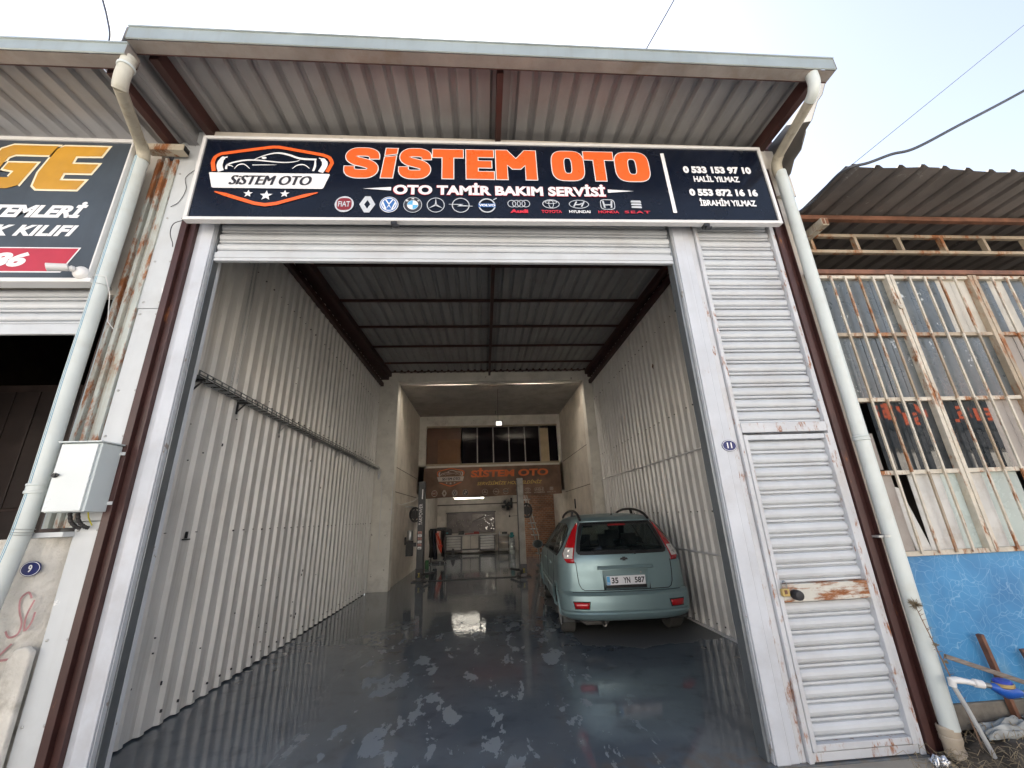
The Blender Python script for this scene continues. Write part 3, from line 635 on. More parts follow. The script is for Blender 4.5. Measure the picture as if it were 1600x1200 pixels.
# ---------------------------------------------------------------- drainpipes
def arc_pts(p0, p1, p2, n=5): 
    p0, p1, p2 = Vector(p0), Vector(p1), Vector(p2)
    return [(p0 * (1 - t) ** 2 + p1 * 2 * t * (1 - t) + p2 * t * t) for t in [i / n for i in range(n + 1)]]
t = thing('drainpipe', 'white plastic drainpipe running down beside the right brown post to a beige foot', 'drainpipe', (3.03, 3.0, 0))
mb = MB(); mb.tube([(2.87, 2.262, 5.10), (2.87, 2.262, 5.04)] + arc_pts((2.87, 2.262, 5.04), (2.87, 2.27, 4.93), (2.885, 2.36, 4.925), 6), .046, 16); mb.build('elbow', pvcM, t, smooth=True)
mb = MB(); mb.tube([(2.885, 2.36, 4.925), (3.00, 2.92, 4.92)], .042, 16); mb.build('sloping_pipe', pvcD, t, smooth=True)
mb = MB(); mb.tube([(3.0, 2.91, 4.92)] + arc_pts((3.0, 2.91, 4.92), (3.01, 3.0, 4.90), (3.045, 3.015, 4.78), 6), .047, 16); mb.build('elbow', pvcD, t, smooth=True)
mb = MB(); mb.tube([(3.050, 3.0, 4.8), (3.028, 3.0, 2.6), (3.006, 3.0, .16)], .051, 20); mb.build('upright_pipe', pvcM, t, smooth=True)
mb = MB()
for z in (2.05,): mb.lathe((3.020, 3.0, z), (0, 0, 1), [(.051, 0), (.057, .005), (.057, .02), (.053, .024), (.058, .034), (.052, .044)], 20)
mb.build('pipe_collar', pvcM, t, smooth=True)
mb = MB(); mb.lathe((3.009, 3.012, 1.33), (0, 0, 1), [(.052, 0), (.055, .001), (.055, .02), (.052, .021)], 18); mb.box(2.92, 2.972, 3.0, 3.06, 1.33, 1.345); mb.build('pipe_clip', steelM, t)
mb = MB(); mb.lathe((3.0, 3.01, .02), (-.0, -.0, 1), [(.052, 0), (.052, .06), (.058, .075), (.058, .10), (.054, .105), (.058, .115), (.058, .15), (.050, .158)], 20)
mb.tube([(3.0, 3.01, .05), (3.01, 2.96, -.03), (3.04, 2.88, -.08)], .052, 16); mb.build('foot_elbow', M('beige_pvc', (.42, .36, .29), .5, dirt=.4), t, smooth=True)

t = thing('drainpipe', 'cream drainpipe with blue print beside the rusty channels on the left', 'drainpipe', (-2.98, 2.95, 0))
mb = MB(); mb.tube([(-2.62, 2.262, 4.96), (-2.62, 2.262, 4.87)] + arc_pts((-2.62, 2.262, 4.87), (-2.63, 2.262, 4.75), (-2.66, 2.31, 4.70), 6), .047, 16); mb.build('elbow', M('dirty_elbow', (.50, .49, .43), .5, dirt=.5, ds=6, dirtcol=(.25, .22, .16)), t, smooth=True)
mb = MB(); mb.lathe((-2.62, 2.262, 4.855), (0, 0, 1), [(.050, 0), (.055, .004), (.055, .02), (.05, .024)], 18); mb.build('pipe_collar', pvcM, t, smooth=True)
mb = MB(); mb.tube([(-2.655, 2.30, 4.71), (-2.96, 2.86, 4.80)], .042, 16); mb.build('sloping_pipe', pvcD, t, smooth=True)
mb = MB(); mb.tube([(-2.95, 2.84, 4.80)] + arc_pts((-2.95, 2.84, 4.80), (-2.985, 2.94, 4.80), (-2.985, 2.95, 4.70), 5), .048, 16); mb.build('elbow', pvcD, t, smooth=True)
mb = MB(); PL = [(-2.998, 2.95, 4.72), (-2.988, 2.95, 2.6), (-2.976, 2.95, 1.86), (-2.984, 2.95, 1.60), (-3.035, 2.95, 1.10), (-3.12, 2.95, -.01)]; mb.tube(PL, .050, 20); mb.build('upright_pipe', pvcM, t, smooth=True)
mb = MB()
for dx in (-.014, -.002): mb.tube([(q_[0] + dx, q_[1] - .0497 + abs(dx) * .2, q_[2]) for q_ in PL], .0024, 4)
mb.build('printed_lines', pvcBlue, t)
mb = MB(); mb.lathe((-2.980, 2.95, 1.84), (0, 0, 1), [(.0505, 0), (.056, .004), (.056, .018), (.052, .022), (.052, .05), (.056, .054), (.056, .064), (.0505, .068)], 20); mb.build('pipe_collar', pvcM, t, smooth=True)
mb = MB()
for z in (3.42, 1.62, 1.60, 1.585): mb.lathe((-2.98, 2.95, z), (.1, 0, 1), [(.052, 0), (.055, .002), (.052, .004)], 18)
mb.build('tie_wire', steelM, t)

# ---------------------------------------------------------------- left edge: channels, pillar, box, neighbour
t = thing('rusty_channels', 'pair of rusty blue-grey steel channels standing behind the left drainpipe', 'steel channels', (-2.93, 3.1, 1.6))
for a, b, y in ((-2.985, -2.955, 3.07), (-2.953, -2.925, 3.11), (-2.912, -2.882, 3.06), (-2.880, -2.846, 3.09), (-2.844, -2.80, 3.07)):
    dz = .003 * a
    mb = MB(); mb.box(a, b, y, 3.16, 1.62, 4.86); mb.build('channel_flange', rustch, t, bev=.003)
mb = MB(); mb.box(-3.05, -2.99, 3.13, 3.18, 1.62, 4.86); mb.build('backing_strip', M('bluegrey_strip', (.36, .42, .45), .5, dirt=.3), t)
t2 = thing('rusty_bracket', 'short rusty box section lying across the top of the rusty channels', 'bracket', (-2.9, 3.05, 4.87))
mb = MB(); mb.box(-3.02, -2.70, 2.97, 3.05, 4.865, 4.935); mb.build('tube_section', M('rusty_bracket', (.5, .45, .36), .6, rust=.6, rs=6, bump=.2), t2, bev=.004)
mb = MB(); mb.box(-2.6995, -2.696, 2.98, 3.04, 4.873, 4.927); mb.build('open_end', blackM, t2)
t = thing('plaster_pillar', 'rough white plaster pillar with faded red writing at the lower left', 'pillar', (-3.0, 3.2, 0))
mb = MB(); n = 26; pts = []
for j in range(n + 1):
    z = 1.56 * j / n; q = noise.noise(Vector((0, 3, z * 6))) * .008
    pts.append([(-3.25, 3.06, z), (-3.1, 3.055 + q, z), (-2.925 + q, 3.06 + q, z), (-2.895 + q, 3.075 + q, z), (-2.80, 3.16, z), (-2.80, 3.4, z), (-3.25, 3.4, z)])
vs = [p for r_ in pts for p in r_]; mb.add(vs, [(j * 7 + i, j * 7 + (i + 1) % 7, (j + 1) * 7 + (i + 1) % 7, (j + 1) * 7 + i) for j in range(n) for i in range(7)] + [tuple(range(n * 7, n * 7 + 7))])
mb.build('shaft', plasterM, t)
mb = MB(); mb.prism([(-2.92, 3.03, 0), (-2.79, 3.03, 0), (-2.79, 3.03, .90), (-2.83, 3.03, .93), (-2.89, 3.03, .92), (-2.92, 3.03, .86)], (0, .04, 0)); mb.build('lower_skim', plasterM, t, bev=.01)
mb = MB(); mb.box(-2.99, -2.78, 3.0, 3.12, 1.563, 1.595); mb.build('cap_strip', panelM, t, bev=.003)
gr = M('faded_spray', (.42, .22, .23), .9, var=.2, vs=9)
a = Art((.052, 3.045, 0))
a.poly(gr, 0, stroke(smooth2([(-2.945, 1.20), (-2.975, 1.235), (-3.01, 1.20), (-2.995, 1.13), (-2.96, 1.06), (-2.965, 1.0), (-3.01, .985), (-3.04, 1.02)], 4), .012))
a.poly(gr, 0, stroke(smooth2([(-2.925, 1.19), (-2.945, 1.1), (-2.93, 1.02), (-2.905, 1.06), (-2.9, 1.12)], 4), .012))
a.poly(gr, 0, stroke([(-2.91, .87), (-3.05, .86)], .013)); a.poly(gr, 1, stroke([(-2.98, .95), (-3.055, .86), (-3.0, .77)], .012))
a.build('spray_marks', t)
number_plate('blue oval house number 9 on the rough plaster pillar', -2.952, 1.375, '9', 3.045)

t = thing('meter_box', 'pale grey electric meter box with a black knob mounted left of the brown post', 'electric box', (-2.7, 3.0, 1.7))
mb = MB(); mb.box(-2.845, -2.60, 2.90, 3.06, 1.715, 2.165); boxm = M('meter_box_paint', (.58, .64, .66), .35, var=.02, dirt=.15); mb.build('case', boxm, t, bev=.004)
mb = MB(); mb.box(-2.845, -2.615, 2.884, 2.8985, 1.72, 2.158); mb.build('door', M('meter_box_door', (.64, .69, .71), .3, var=.02), t, bev=.004)
mb = MB(); mb.box(-2.86, -2.585, 2.872, 3.06, 2.167, 2.176); mb.build('rain_lip', boxm, t, bev=.002)
mb = MB(); mb.lathe((-2.822, 2.884, 1.95), (0, -1, 0), [(.015, 0), (.016, .008), (.013, .02), (0, .02)], 14); mb.box(-2.822, -2.795, 2.868, 2.876, 1.945, 1.957); mb.build('door_knob', blackM, t)
for x0, z in ((-2.598, 2.10), (-2.598, 1.76), (-2.875, 1.945)):
    mb = MB(); mb.box(x0, x0 + .035, 3.045, 3.05, z, z + .022); mb.lathe((x0 + .02, 3.045, z + .011), (0, -1, 0), [(.006, 0), (.006, .004), (0, .005)], 8); mb.build('mounting_tab', panelM, t)
tt = thing('conduits', 'black corrugated conduits and a yellow green earth wire under the meter box', 'cables', (-2.75, 3.0, 1.6))
for x0 in (-2.775, -2.725):
    pts = smooth2([(x0, 1.715), (x0 + .005, 1.66), (x0 + .03, 1.625), (x0 + .045, 1.615)], 5)
    p3 = [(u, 3.0 + .06 * i / len(pts), v) for i, (u, v) in enumerate(pts)]
    mb = MB(); mb.tube(p3, [.013 if i % 2 else .0105 for i in range(len(p3))], 10); mb.build('conduit', blackM, tt)
mb = MB(); mb.tube([(-2.66, 3.0, 1.715), (-2.675, 3.03, 1.68), (-2.675, 3.07, 1.63)], .004, 6); mb.build('earth_wire', flat('earth_yellow', (.55, .50, .05)), tt)
tw = MB(); tw.tube([(p[0], 3.078, p[1]) for p in smooth2([(-2.60, 4.78), (-2.70, 4.66), (-2.67, 4.52), (-2.70, 4.38), (-2.76, 4.32)], 6)], .0025, 5); tag(tw.build('loose_wire', darkM), 'thin loose wire curling on the white panel left of the main sign', 'wire')
tw = MB(); tw.tube([(p[0], 3.03, p[1]) for p in smooth2([(-2.56, 4.14), (-2.65, 4.10), (-2.66, 4.0), (-2.62, 3.9), (-2.61, 3.86)], 6)], .0035, 5); tag(tw.build('loose_wire', darkM), 'short dark wire hanging below the left end of the main sign', 'wire')

# neighbour on the left
t = thing('shop_sign', 'dark blue-grey neighbouring sign with big gold italic letters at the left edge', 'sign', (-4.5, 2.9, 4.15))
mb = MB(); mb.box(-6.5, -3.065, 2.905, 2.97, 3.46, 4.85); mb.build('sign_face', signL, t)
for nm, bx in (('frame_top', (-6.5, -3.05, 2.89, 2.98, 4.85, 4.885)), ('frame_bottom', (-6.5, -3.02, 2.885, 2.98, 3.425, 3.46)), ('frame_side', (-3.0645, -3.05, 2.89, 2.98, 3.461, 4.849))):
    mb = MB(); mb.box(*bx); mb.build(nm, alu, t, bev=.003)
def goldglyph(a, loops):
    for l in loops: a.poly(goldEdge, 1, grow(l, .018)); a.poly(goldM, 2.5, l)
E_ = [(-3.252, 4.795), (-3.61, 4.795), (-3.66, 4.765), (-3.735, 4.50), (-3.735, 4.36), (-3.70, 4.325), (-3.385, 4.325), (-3.345, 4.42), (-3.545, 4.42), (-3.535, 4.50), (-3.32, 4.50), (-3.285, 4.60), (-3.50, 4.60), (-3.488, 4.685), (-3.285, 4.69)]
a = Art((0, 2.904, 0)); goldglyph(a, [E_]); a.build('gold_letter', t)
G_ = [(-3.66, 4.795), (-4.02, 4.795), (-4.10, 4.75), (-4.18, 4.50), (-4.18, 4.37), (-4.12, 4.325), (-3.93, 4.325), (-3.85, 4.36), (-3.775, 4.60), (-4.0, 4.60), (-4.02, 4.53), (-3.93, 4.51), (-3.955, 4.44), (-4.05, 4.44), (-4.06, 4.5), (-4.02, 4.66), (-3.97, 4.69), (-3.70, 4.69)]
a = Art((0, 2.904, 0)); goldglyph(a, [G_]); a.build('gold_letter', t)
a = Art((0, 2.904, 0)); a.text(signWhite, 1, 'SİSTEMLERİ', -4.24, -3.245, 4.035, 4.20, bold=.05, shear=.35); a.build('white_line', t)
a = Art((0, 2.904, 0)); a.text(signWhite, 1, 'UK KILIFI', -4.02, -3.262, 3.855, 3.962, bold=.045, shear=.35, spacing=1.05); a.build('white_line', t)
a = Art((0, 2.904, 0)); a.poly(signWhite, 1, [(-5.5, 3.748), (-3.185, 3.748), (-3.275, 3.516), (-5.5, 3.516)]); a.poly(redBox, 2, [(-5.5, 3.738), (-3.20, 3.738), (-3.282, 3.527), (-5.5, 3.527)])
a.text(signWhite, 3, '86', -3.82, -3.54, 3.565, 3.70, bold=.055, shear=.3); a.build('red_box', t)
# camera
t = thing('security_camera', 'white bullet security camera on the lower corner of the neighbouring sign', 'camera', (-3.12, 2.88, 3.5))
mb = MB(); mb.lathe((-3.10, 2.885, 3.50), (.2, -1, -.1), [(.052, 0), (.052, .012), (.038, .03), (.03, .034), (0, .036)], 22); mb.lathe((-3.125, 2.85, 3.51), (-.5, -.8, -.1), [(.022, 0), (.024, .02), (.012, .03), (0, .03)], 14); mb.build('mount', alu, t, smooth=True)
mb = MB(); mb.lathe((-3.14, 2.825, 3.51), (-1, -.55, -.35), [(0, 0), (.026, .002), (.028, .01), (.030, .10), (.031, .115)], 18); mb.build('barrel', alu, t, smooth=True)
mb = MB(); d = Vector((-1, -.55, -.35)).normalized(); mb.lathe(Vector((-3.14, 2.825, 3.51)) + d * .108, d, [(.029, 0), (.02, -.004), (0, -.004)], 18); mb.build('lens', blackM, t)
mb = MB(); mb.tube([(-3.07, 2.93, 3.50), (-3.0, 2.9, 3.495), (-2.93, 2.9, 3.48), (-2.92, 2.96, 3.36), (-2.93, 3.02, 3.15), (-2.90, 3.05, 3.10)], .0035, 5); mb.build('cable', alu, t)
# shutter + dark room
t = thing('roller_shutter', 'rolled up shutter under the neighbouring gold lettered sign at the left edge', 'shutter', (-4.5, 3.1, 3.05))
mb = slat_mesh(-6.4, -3.17, 3.08, .107)
for v in mb.v: v.z += 3.16
o = mb.build('slat', slatM, t); copies(o, [(0, 0, .107 * i) for i in range(1, 3)])
mb = MB(); mb.box(-6.4, -3.17, 3.06, 3.09, 3.065, 3.155); mb.build('bottom_bar', slatM, t, bev=.006)
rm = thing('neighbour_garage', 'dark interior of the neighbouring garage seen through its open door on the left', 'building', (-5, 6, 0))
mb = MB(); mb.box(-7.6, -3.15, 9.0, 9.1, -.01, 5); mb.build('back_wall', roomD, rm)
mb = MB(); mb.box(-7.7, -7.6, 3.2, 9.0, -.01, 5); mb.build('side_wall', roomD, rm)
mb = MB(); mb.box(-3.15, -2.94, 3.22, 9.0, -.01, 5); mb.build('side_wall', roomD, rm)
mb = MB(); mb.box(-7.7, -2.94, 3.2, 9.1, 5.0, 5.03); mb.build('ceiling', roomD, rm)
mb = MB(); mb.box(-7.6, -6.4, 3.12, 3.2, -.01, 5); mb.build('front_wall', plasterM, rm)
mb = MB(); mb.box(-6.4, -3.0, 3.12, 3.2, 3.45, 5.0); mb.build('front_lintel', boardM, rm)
dm = M('dark_door_leaf', (.026, .018, .017), .5, var=.2)
for j, (z0, z1) in enumerate(((.1, 1.02), (1.06, 1.85), (1.89, 3.3))):
    for i in range(14):
        x0 = -7.3 + i * .29
        mb = MB(); mb.box(x0, x0 + .275, 5.2, 5.23, z0, z1); mb.build('door_panel', dm, rm, bev=.004)
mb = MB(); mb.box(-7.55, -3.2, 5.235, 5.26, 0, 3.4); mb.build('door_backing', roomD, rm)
# neighbour canopy
t = thing('canopy_roof', 'lower grey ribbed canopy over the neighbouring garage at the top left', 'roof', (-5, 2.7, 5.0))
x = -6.6; k = 0
while x < -2.70:
    mb = MB(); xe = min(x + .735, -2.66); off = .005 * (k % 2)
    corr(mb, lambda u, v, d: (u, v, 5.045 + .03 * (v - 3.1) + d + off), x, xe, 2.24, 3.12, .1838, .033, (0, .56, .68, .88), nv=2)
    mb.build('corrugated_sheet', roofM, t, solid=.0012); x += .735; k += 1
mb = MB(); mb.beam((-2.83, 2.36, 4.985), (-2.86, 3.10, 5.0), .06, .09); mb.build('rafter', beamM, t, bev=.003)
gutter('roof_gutter', 'lower pale gutter on the neighbouring canopy at the top left', -6.6, -2.60, 2.20, 2.315, 4.93, 5.045, (-4.6, 2.25, 4.93))

# ---------------------------------------------------------------- right neighbour
def blue_material():
    mt = bpy.data.materials.new('crackled_blue_paint'); mt.use_nodes = True; t = mt.node_tree; p = t.nodes['Principled BSDF']
    c = mixc(t, ramp(t, tex_noise(t, 2.2, 6, seed=2), .3, .7), (.030, .165, .38), (.052, .25, .51))
    g = t.nodes['GEO']; ns = nn(t, 'ShaderNodeTexNoise'); ns.inputs['Scale'].default_value = 5; t.links.new(g.outputs['Position'], ns.inputs['Vector'])
    fs = []
    for sc, th, k in ((15, .014, .28), (7, .006, .36)):
        mx = nn(t, 'ShaderNodeMix'); mx.data_type = 'VECTOR'; mx.inputs[0].default_value = .17
        t.links.new(g.outputs['Position'], mx.inputs[4]); t.links.new(ns.outputs['Color'], mx.inputs[5])
        v = nn(t, 'ShaderNodeTexVoronoi', feature='DISTANCE_TO_EDGE'); v.inputs['Scale'].default_value = sc; t.links.new(mx.outputs[1], v.inputs['Vector'])
        f = mul(t, ramp(t, v.outputs['Distance'], 0, th * 2.0, 1, 0), mul(t, ramp(t, tex_noise(t, 3, 4, seed=sc), .25, .5), k)); fs.append(f)
    mk = nn(t, 'ShaderNodeMath', operation='MAXIMUM'); t.links.new(fs[0], mk.inputs[0]); t.links.new(fs[1], mk.inputs[1])
    c = mixc(t, mk.outputs[0], c, (.42, .62, .78))
    c = mixc(t, mul(t, ramp(t, tex_noise(t, 3.5, 7, (1, 1, .4), 6), .55, .75), .5), c, (.22, .36, .42))
    t.links.new(c, p.inputs['Base Color']); p.inputs['Roughness'].default_value = .5
    return mt
NB = thing('old_workshop', 'old workshop front with a rusty cream window grille over a crackled blue sill wall', 'building', (4.4, 3.1, 0))
bm_ = blue_material()
for x0, x1 in ((3.14, 4.195), (4.2, 5.6), (5.605, 7.5)):
    mb = MB(); mb.box(x0, x1, 3.10, 3.16, .25, 1.185); mb.build('blue_panel', bm_, NB, bev=.002)
mb = MB(); mb.box(3.14, 7.5, 3.085, 3.2, .10, .249); mb.build('plinth', M('plinth', (.17, .155, .135), .9, var=.3, bump=.8, bs=25, dirt=.6, dirtcol=(.06, .05, .04)), NB, bev=.01)
# window columns: (frame x ranges) and bars
zr = [(1.217, 1.78), (1.82, 2.39), (2.43, 3.00), (3.04, 3.60)]
for i, z in enumerate((1.20, 1.80, 2.41, 3.02, 3.62)):
    mb = MB(); mb.box(3.14, 6.5, 3.068 if i % 2 else 3.070, 3.12, z - .017, z + .017); mb.build('cross_rail', creamR if i == 3 else cream, NB, bev=.003)
mb = MB(); mb.box(3.10, 6.6, 3.05, 3.15, 3.645, 3.69); mb.build('top_rail', rustBr, NB, bev=.003)
frames = [(3.118, 3.140), (3.848, 3.925), (4.705, 4.79), (5.58, 5.66), (6.42, 6.5)]
for i, (a, b) in enumerate(frames):
    w = (b - a) / 2 - .004
    for xx in ((a, a + w), (a + w + .008, b)) if i else ((a, b),):
        mb = MB(); mb.box(xx[0], xx[1], 3.058, 3.125, 1.19, 3.64); mb.build('mullion', creamR if i in (2,) else cream, NB, bev=.003)
    if i:
        mb = MB(); mb.box(a + w + .001, a + w + .007, 3.09, 3.13, 1.19, 3.64); mb.build('joint', darkM, NB)
glassD = M('dusty_dark_pane', (.085, .10, .108), .28, var=.15, dirt=.25, ds=3, dirtcol=(.25, .26, .26), chip=.16, chipcol=(.55, .58, .6), spec=.9)
glassC = M('clean_dark_pane', (.02, .025, .03), .02, even=True, var=.1, dirt=.18, ds=1.5, dirtcol=(.2, .2, .2), spec=.6)
paneW = M('whitewashed_pane', (.52, .50, .45), .4, var=.12, dirt=.5, ds=3, dirtcol=(.33, .27, .19))
panePink = M('pinkish_board', (.35, .32, .30), .8, var=.1, dirt=.4, ds=4, dirtcol=(.2, .15, .13))
paneTeal = M('pale_teal_pane', (.42, .49, .48), .25, var=.08, dirt=.3, dirtcol=(.25, .33, .32))
paneMar = M('marbled_board', (.56, .56, .55), .6, var=.12, dirt=.6, ds=5, dirtcol=(.36, .33, .29))
rows = {3: 'DDDDD DDDWW DWDDD DDDDD', 2: 'DDDDD DDDDD PPDDD DDDDD', 1: 'BCCCC CCCPP DDDDD DDDDD', 0: 'PXMMT MTTXD MMMMM TTTTT'}
matk = {'D': glassD, 'W': paneW, 'C': glassC, 'P': panePink, 'T': paneTeal, 'M': paneMar}
for rI, pat in rows.items():
    for pi, seg in enumerate(pat.split()):
        xa = frames[pi][1]; xb = frames[pi + 1][0]; w = (xb - xa) / 5
        for k in range(5):
            x0 = xa + k * w; z0, z1 = zr[rI]
            if k:
                mb = MB(); zz0 = z0 - .02; zz1 = z1 + .02
                mb.box(x0 - .0085, x0 + .0085, 3.052, 3.066, zz0, zz1); mb.build('window_bar', cream if (k + rI) % 3 else creamR, NB)
            ch = seg[k]
            if ch in matk:
                mb = MB(); tl = random.uniform(-.0025, .0025)
                mb.prism([(x0 + .001, 3.105 + tl, z0 - .015), (x0 + w - .001, 3.105 - tl, z0 - .015), (x0 + w - .001, 3.105 - tl, z1 + .015), (x0 + .001, 3.105 + tl, z1 + .015)], (0, .004, 0)); mb.build('pane', matk[ch], NB)
mb = MB(); mb.prism([(3.30, 3.11, 1.21), (3.43, 3.11, 1.21), (3.34, 3.12, 1.68), (3.265, 3.12, 1.70)], (0, .008, 0)); mb.build('loose_board', paneMar, NB)
mb = MB(); mb.box(3.15, 3.262, 3.13, 3.138, 1.83, 2.13); mb.build('loose_board', panePink, NB)
mb = MB(); mb.box(3.84, 3.86, 3.04, 3.058, 3.29, 3.36); mb.lathe((3.872, 3.058, 3.29), (0, -1, 0), [(.022, 0), (.024, .014), (.012, .02), (0, .02)], 14); mb.build('latch', cream, NB)
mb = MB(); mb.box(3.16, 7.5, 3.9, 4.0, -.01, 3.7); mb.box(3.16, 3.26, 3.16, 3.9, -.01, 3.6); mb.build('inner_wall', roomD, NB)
mb = MB(); mb.box(6.5, 7.5, 3.1, 3.2, 1.2, 3.7); mb.build('end_wall', plasterM, NB)
t = thing('canopy_roof', 'dark old ribbed roof sheet over the rusty window grille on the right', 'roof', (5, 4, 4.3))
x = 3.20; k = 0
while x < 8.0:
    mb = MB(); off = .006 * (k % 2)
    corr(mb, lambda u, v, d: (u, v, 4.385 + d + off + .02 * math.exp(-((v - 2.5) / .12) ** 2) * math.sin(u * 5)), x, x + .90, 2.53 + .01 * (k % 3), 10, .222, .034, (0, .62, .74, .88), nv=14, wob=.02)
    mb.build('corrugated_sheet', roofD, t, solid=.0015); x += .888; k += 1
mb = MB(); mb.box(3.12, 7.9, 3.085, 3.135, 4.305, 4.352); mb.build('purlin', rustBr, t, bev=.003)
mb = MB(); mb.box(3.117, 3.1195, 3.09, 3.13, 4.31, 4.347); mb.build('open_end', blackM, t)
for dx in (0, .038):
    mb = MB(); mb.box(3.385 + dx, 3.421 + dx, 3.06, 3.75, 4.215, 4.295); mb.build('roof_bearer', cream, t, bev=.003)
    mb = MB(); mb.box(3.390 + dx, 3.416 + dx, 3.0575, 3.0595, 4.222, 4.288); mb.build('open_end', rustBr, t)
mb = MB(); mb.box(3.15, 3.384, 3.45, 3.49, 4.24, 4.28); mb.build('purlin', rustBr, t)
t = thing('lattice_girder', 'rusty ladder shaped girder under the dark roof above the window grille', 'girder', (5, 3.3, 4.05))
for z in (4.285, 4.085):
    mb = MB(); mb.box(3.16, 7.8, 3.30, 3.34, z - .018, z + .018); mb.build('chord', creamR, t, bev=.003)
for i in range(9):
    x0 = 3.46 + i * .50
    mb = MB(); mb.beam((x0, 3.32, 4.266), (x0 + .01, 3.32, 4.104), .032, .045, (0, 1, 0)); mb.build('batten', creamR, t)
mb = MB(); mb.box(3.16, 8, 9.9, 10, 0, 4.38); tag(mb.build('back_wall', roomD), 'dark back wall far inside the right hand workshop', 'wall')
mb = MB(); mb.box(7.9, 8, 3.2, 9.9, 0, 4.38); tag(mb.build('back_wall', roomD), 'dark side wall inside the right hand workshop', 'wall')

# ground litter at the right
def mound():
    nx, ny = 46, 34; vs = []; fs = []
    for j in range(ny):
        for i in range(nx):
            x = 2.93 + i * 2.6 / (nx - 1); y = 2.2 + j * .87 / (ny - 1)
            ex = min(1, max(0, (x - 2.93) / .35)); ey = min(1, max(0, (y - 2.2) / .5))
            h = .13 * ex * ey + .035 * noise.fractal(Vector((x * 5, y * 5, 1)), 1, 2, 4) * min(1, ex * 2 + .15)
            vs.append((x, y, max(-.02, h)))
    fs = [(j * nx + i, j * nx + i + 1, (j + 1) * nx + i + 1, (j + 1) * nx + i) for j in range(ny - 1) for i in range(nx - 1)]
    mb = MB(); mb.add(vs, fs); o = mb.build('soil', soilM, smooth=True); structure(o)
mound()
mb = MB()
for i in range(300):
    x = random.uniform(2.6, 3.9) if i % 3 else random.uniform(2.85, 3.3); y = random.uniform(2.6, 3.05); z = .02 + .12 * min(1, max(0, (x - 2.9) / .4)) * min(1, max(0, (y - 2.2) / .5))
    a_ = random.uniform(0, 6.28); l = random.uniform(.03, .11); dz = random.uniform(-.005, .05)
    mb.tube([(x, y, z), (x + l * .5 * math.cos(a_), y + l * .5 * math.sin(a_), z + dz * 1.1), (x + l * math.cos(a_ + .4), y + l * math.sin(a_ + .4), z + dz * .4)], .0016, 3, False)
tag(mb.build('dry_grass', straw), 'dry straw and grass litter on the ground below the blue wall', 'dry grass', kind='stuff')
def rag(name, label, cx, cy, z, sx, sy, h, mat, sd_, cat):
    nx = 22; vs = []
    for j in range(nx):
        for i in range(nx):
            u = i / (nx - 1) * 2 - 1; v = j / (nx - 1) * 2 - 1
            rr = 1 + .18 * noise.noise(Vector((u * 1.5, v * 1.5, sd_)))
            q = noise.noise(Vector((u * 1.7 + v, v * 3.2, sd_ + 2)))
            vs.append((cx + u * sx * rr + .2 * v * sx, cy + v * sy * rr, z + max(0, h * (.75 - .5 * max(abs(u), abs(v)) ** 2) + h * .7 * q)))
    mb = MB(); mb.add(vs, [(j * nx + i, j * nx + i + 1, (j + 1) * nx + i + 1, (j + 1) * nx + i) for j in range(nx - 1) for i in range(nx - 1)])
    return tag(mb.build(name, mat, smooth=True, solid=.004), label, cat)
rag('canvas_sheet', 'crumpled grey canvas sheet lying on the ground at the lower right corner', 3.95, 2.93, .12, .42, .16, .10, ragM, 4, 'canvas')
rag('torn_bag', 'torn pale bag lying under the blue wall beside the drainpipe foot', 3.42, 2.98, .12, .22, .08, .07, M('torn_bag', (.36, .37, .36), .7, var=.3, vs=9, dirt=.5), 1, 'bag')
rag('foil_wrapper', 'shiny crumpled foil wrapper at the foot of the side door frame', 2.83, 2.96, .0, .05, .035, .05, foil, 7, 'wrapper')
t = thing('water_meter', 'blue water meter on a white pipe riser in front of the blue wall', 'water meter', (3.2, 2.9, .1))
mb = MB(); mb.tube([(3.10, 2.86, .06), (3.02, 2.86, .33), (2.985, 2.87, .45)], .013, 10); mb.build('riser', M('grey_pipe', (.40, .41, .42), .5), t, smooth=True)
mb = MB(); mb.tube([(2.985, 2.87, .44), (2.985, 2.865, .475), (3.01, 2.86, .475), (3.06, 2.85, .468), (3.10, 2.84, .46)], [.02, .024, .02, .016, .016], 12); mb.tube([(3.10, 2.84, .46), (3.105, 2.839, .46), (3.15, 2.83, .452)], [.016, .024, .023], 12); mb.build('fittings', alu, t, smooth=True)
mb = MB(); mb.tube([(3.15, 2.83, .452), (3.19, 2.82, .445)], .015, 10); mb.tube([(3.35, 2.80, .405), (3.42, 2.79, .395)], .017, 10); mb.build('couplings', galvM, t, smooth=True)
mb = MB(); mb.tube([(3.185, 2.82, .445), (3.22, 2.815, .435), (3.27, 2.81, .42), (3.32, 2.80, .41), (3.355, 2.80, .405)], [.015, .03, .045, .03, .016], 14); mb.build('meter_body', meterBlue, t, smooth=True)
mb = MB(); mb.lathe((3.265, 2.81, .44), (0, 0, 1), [(.046, 0), (.052, .006), (.052, .02), (.048, .024)], 22); mb.build('brass_ring', brass, t, smooth=True)
mb = MB(); mb.lathe((3.265, 2.81, .46), (0, 0, 1), [(.045, 0), (.045, .012), (.038, .018), (0, .019)], 22); mb.build('blue_lid', flat('meter_lid', (.04, .07, .42), .35), t, smooth=True)
def stick(name, label, p, q, w, h, mat, cat): mb = MB(); mb.beam(p, q, w, h); return tag(mb.build(name, mat, bev=.003), label, cat)
stick('wooden_stick', 'weathered grey wooden lath slanting across the blue wall behind the water meter', (3.06, 2.93, .585), (3.95, 2.95, .27), .02, .028, woodG, 'wood')
stick('rusty_stake', 'short rusty angle iron stake leaning on the blue wall', (3.57, 3.06, .16), (3.50, 3.05, .66), .035, .03, rustBr, 'stake')
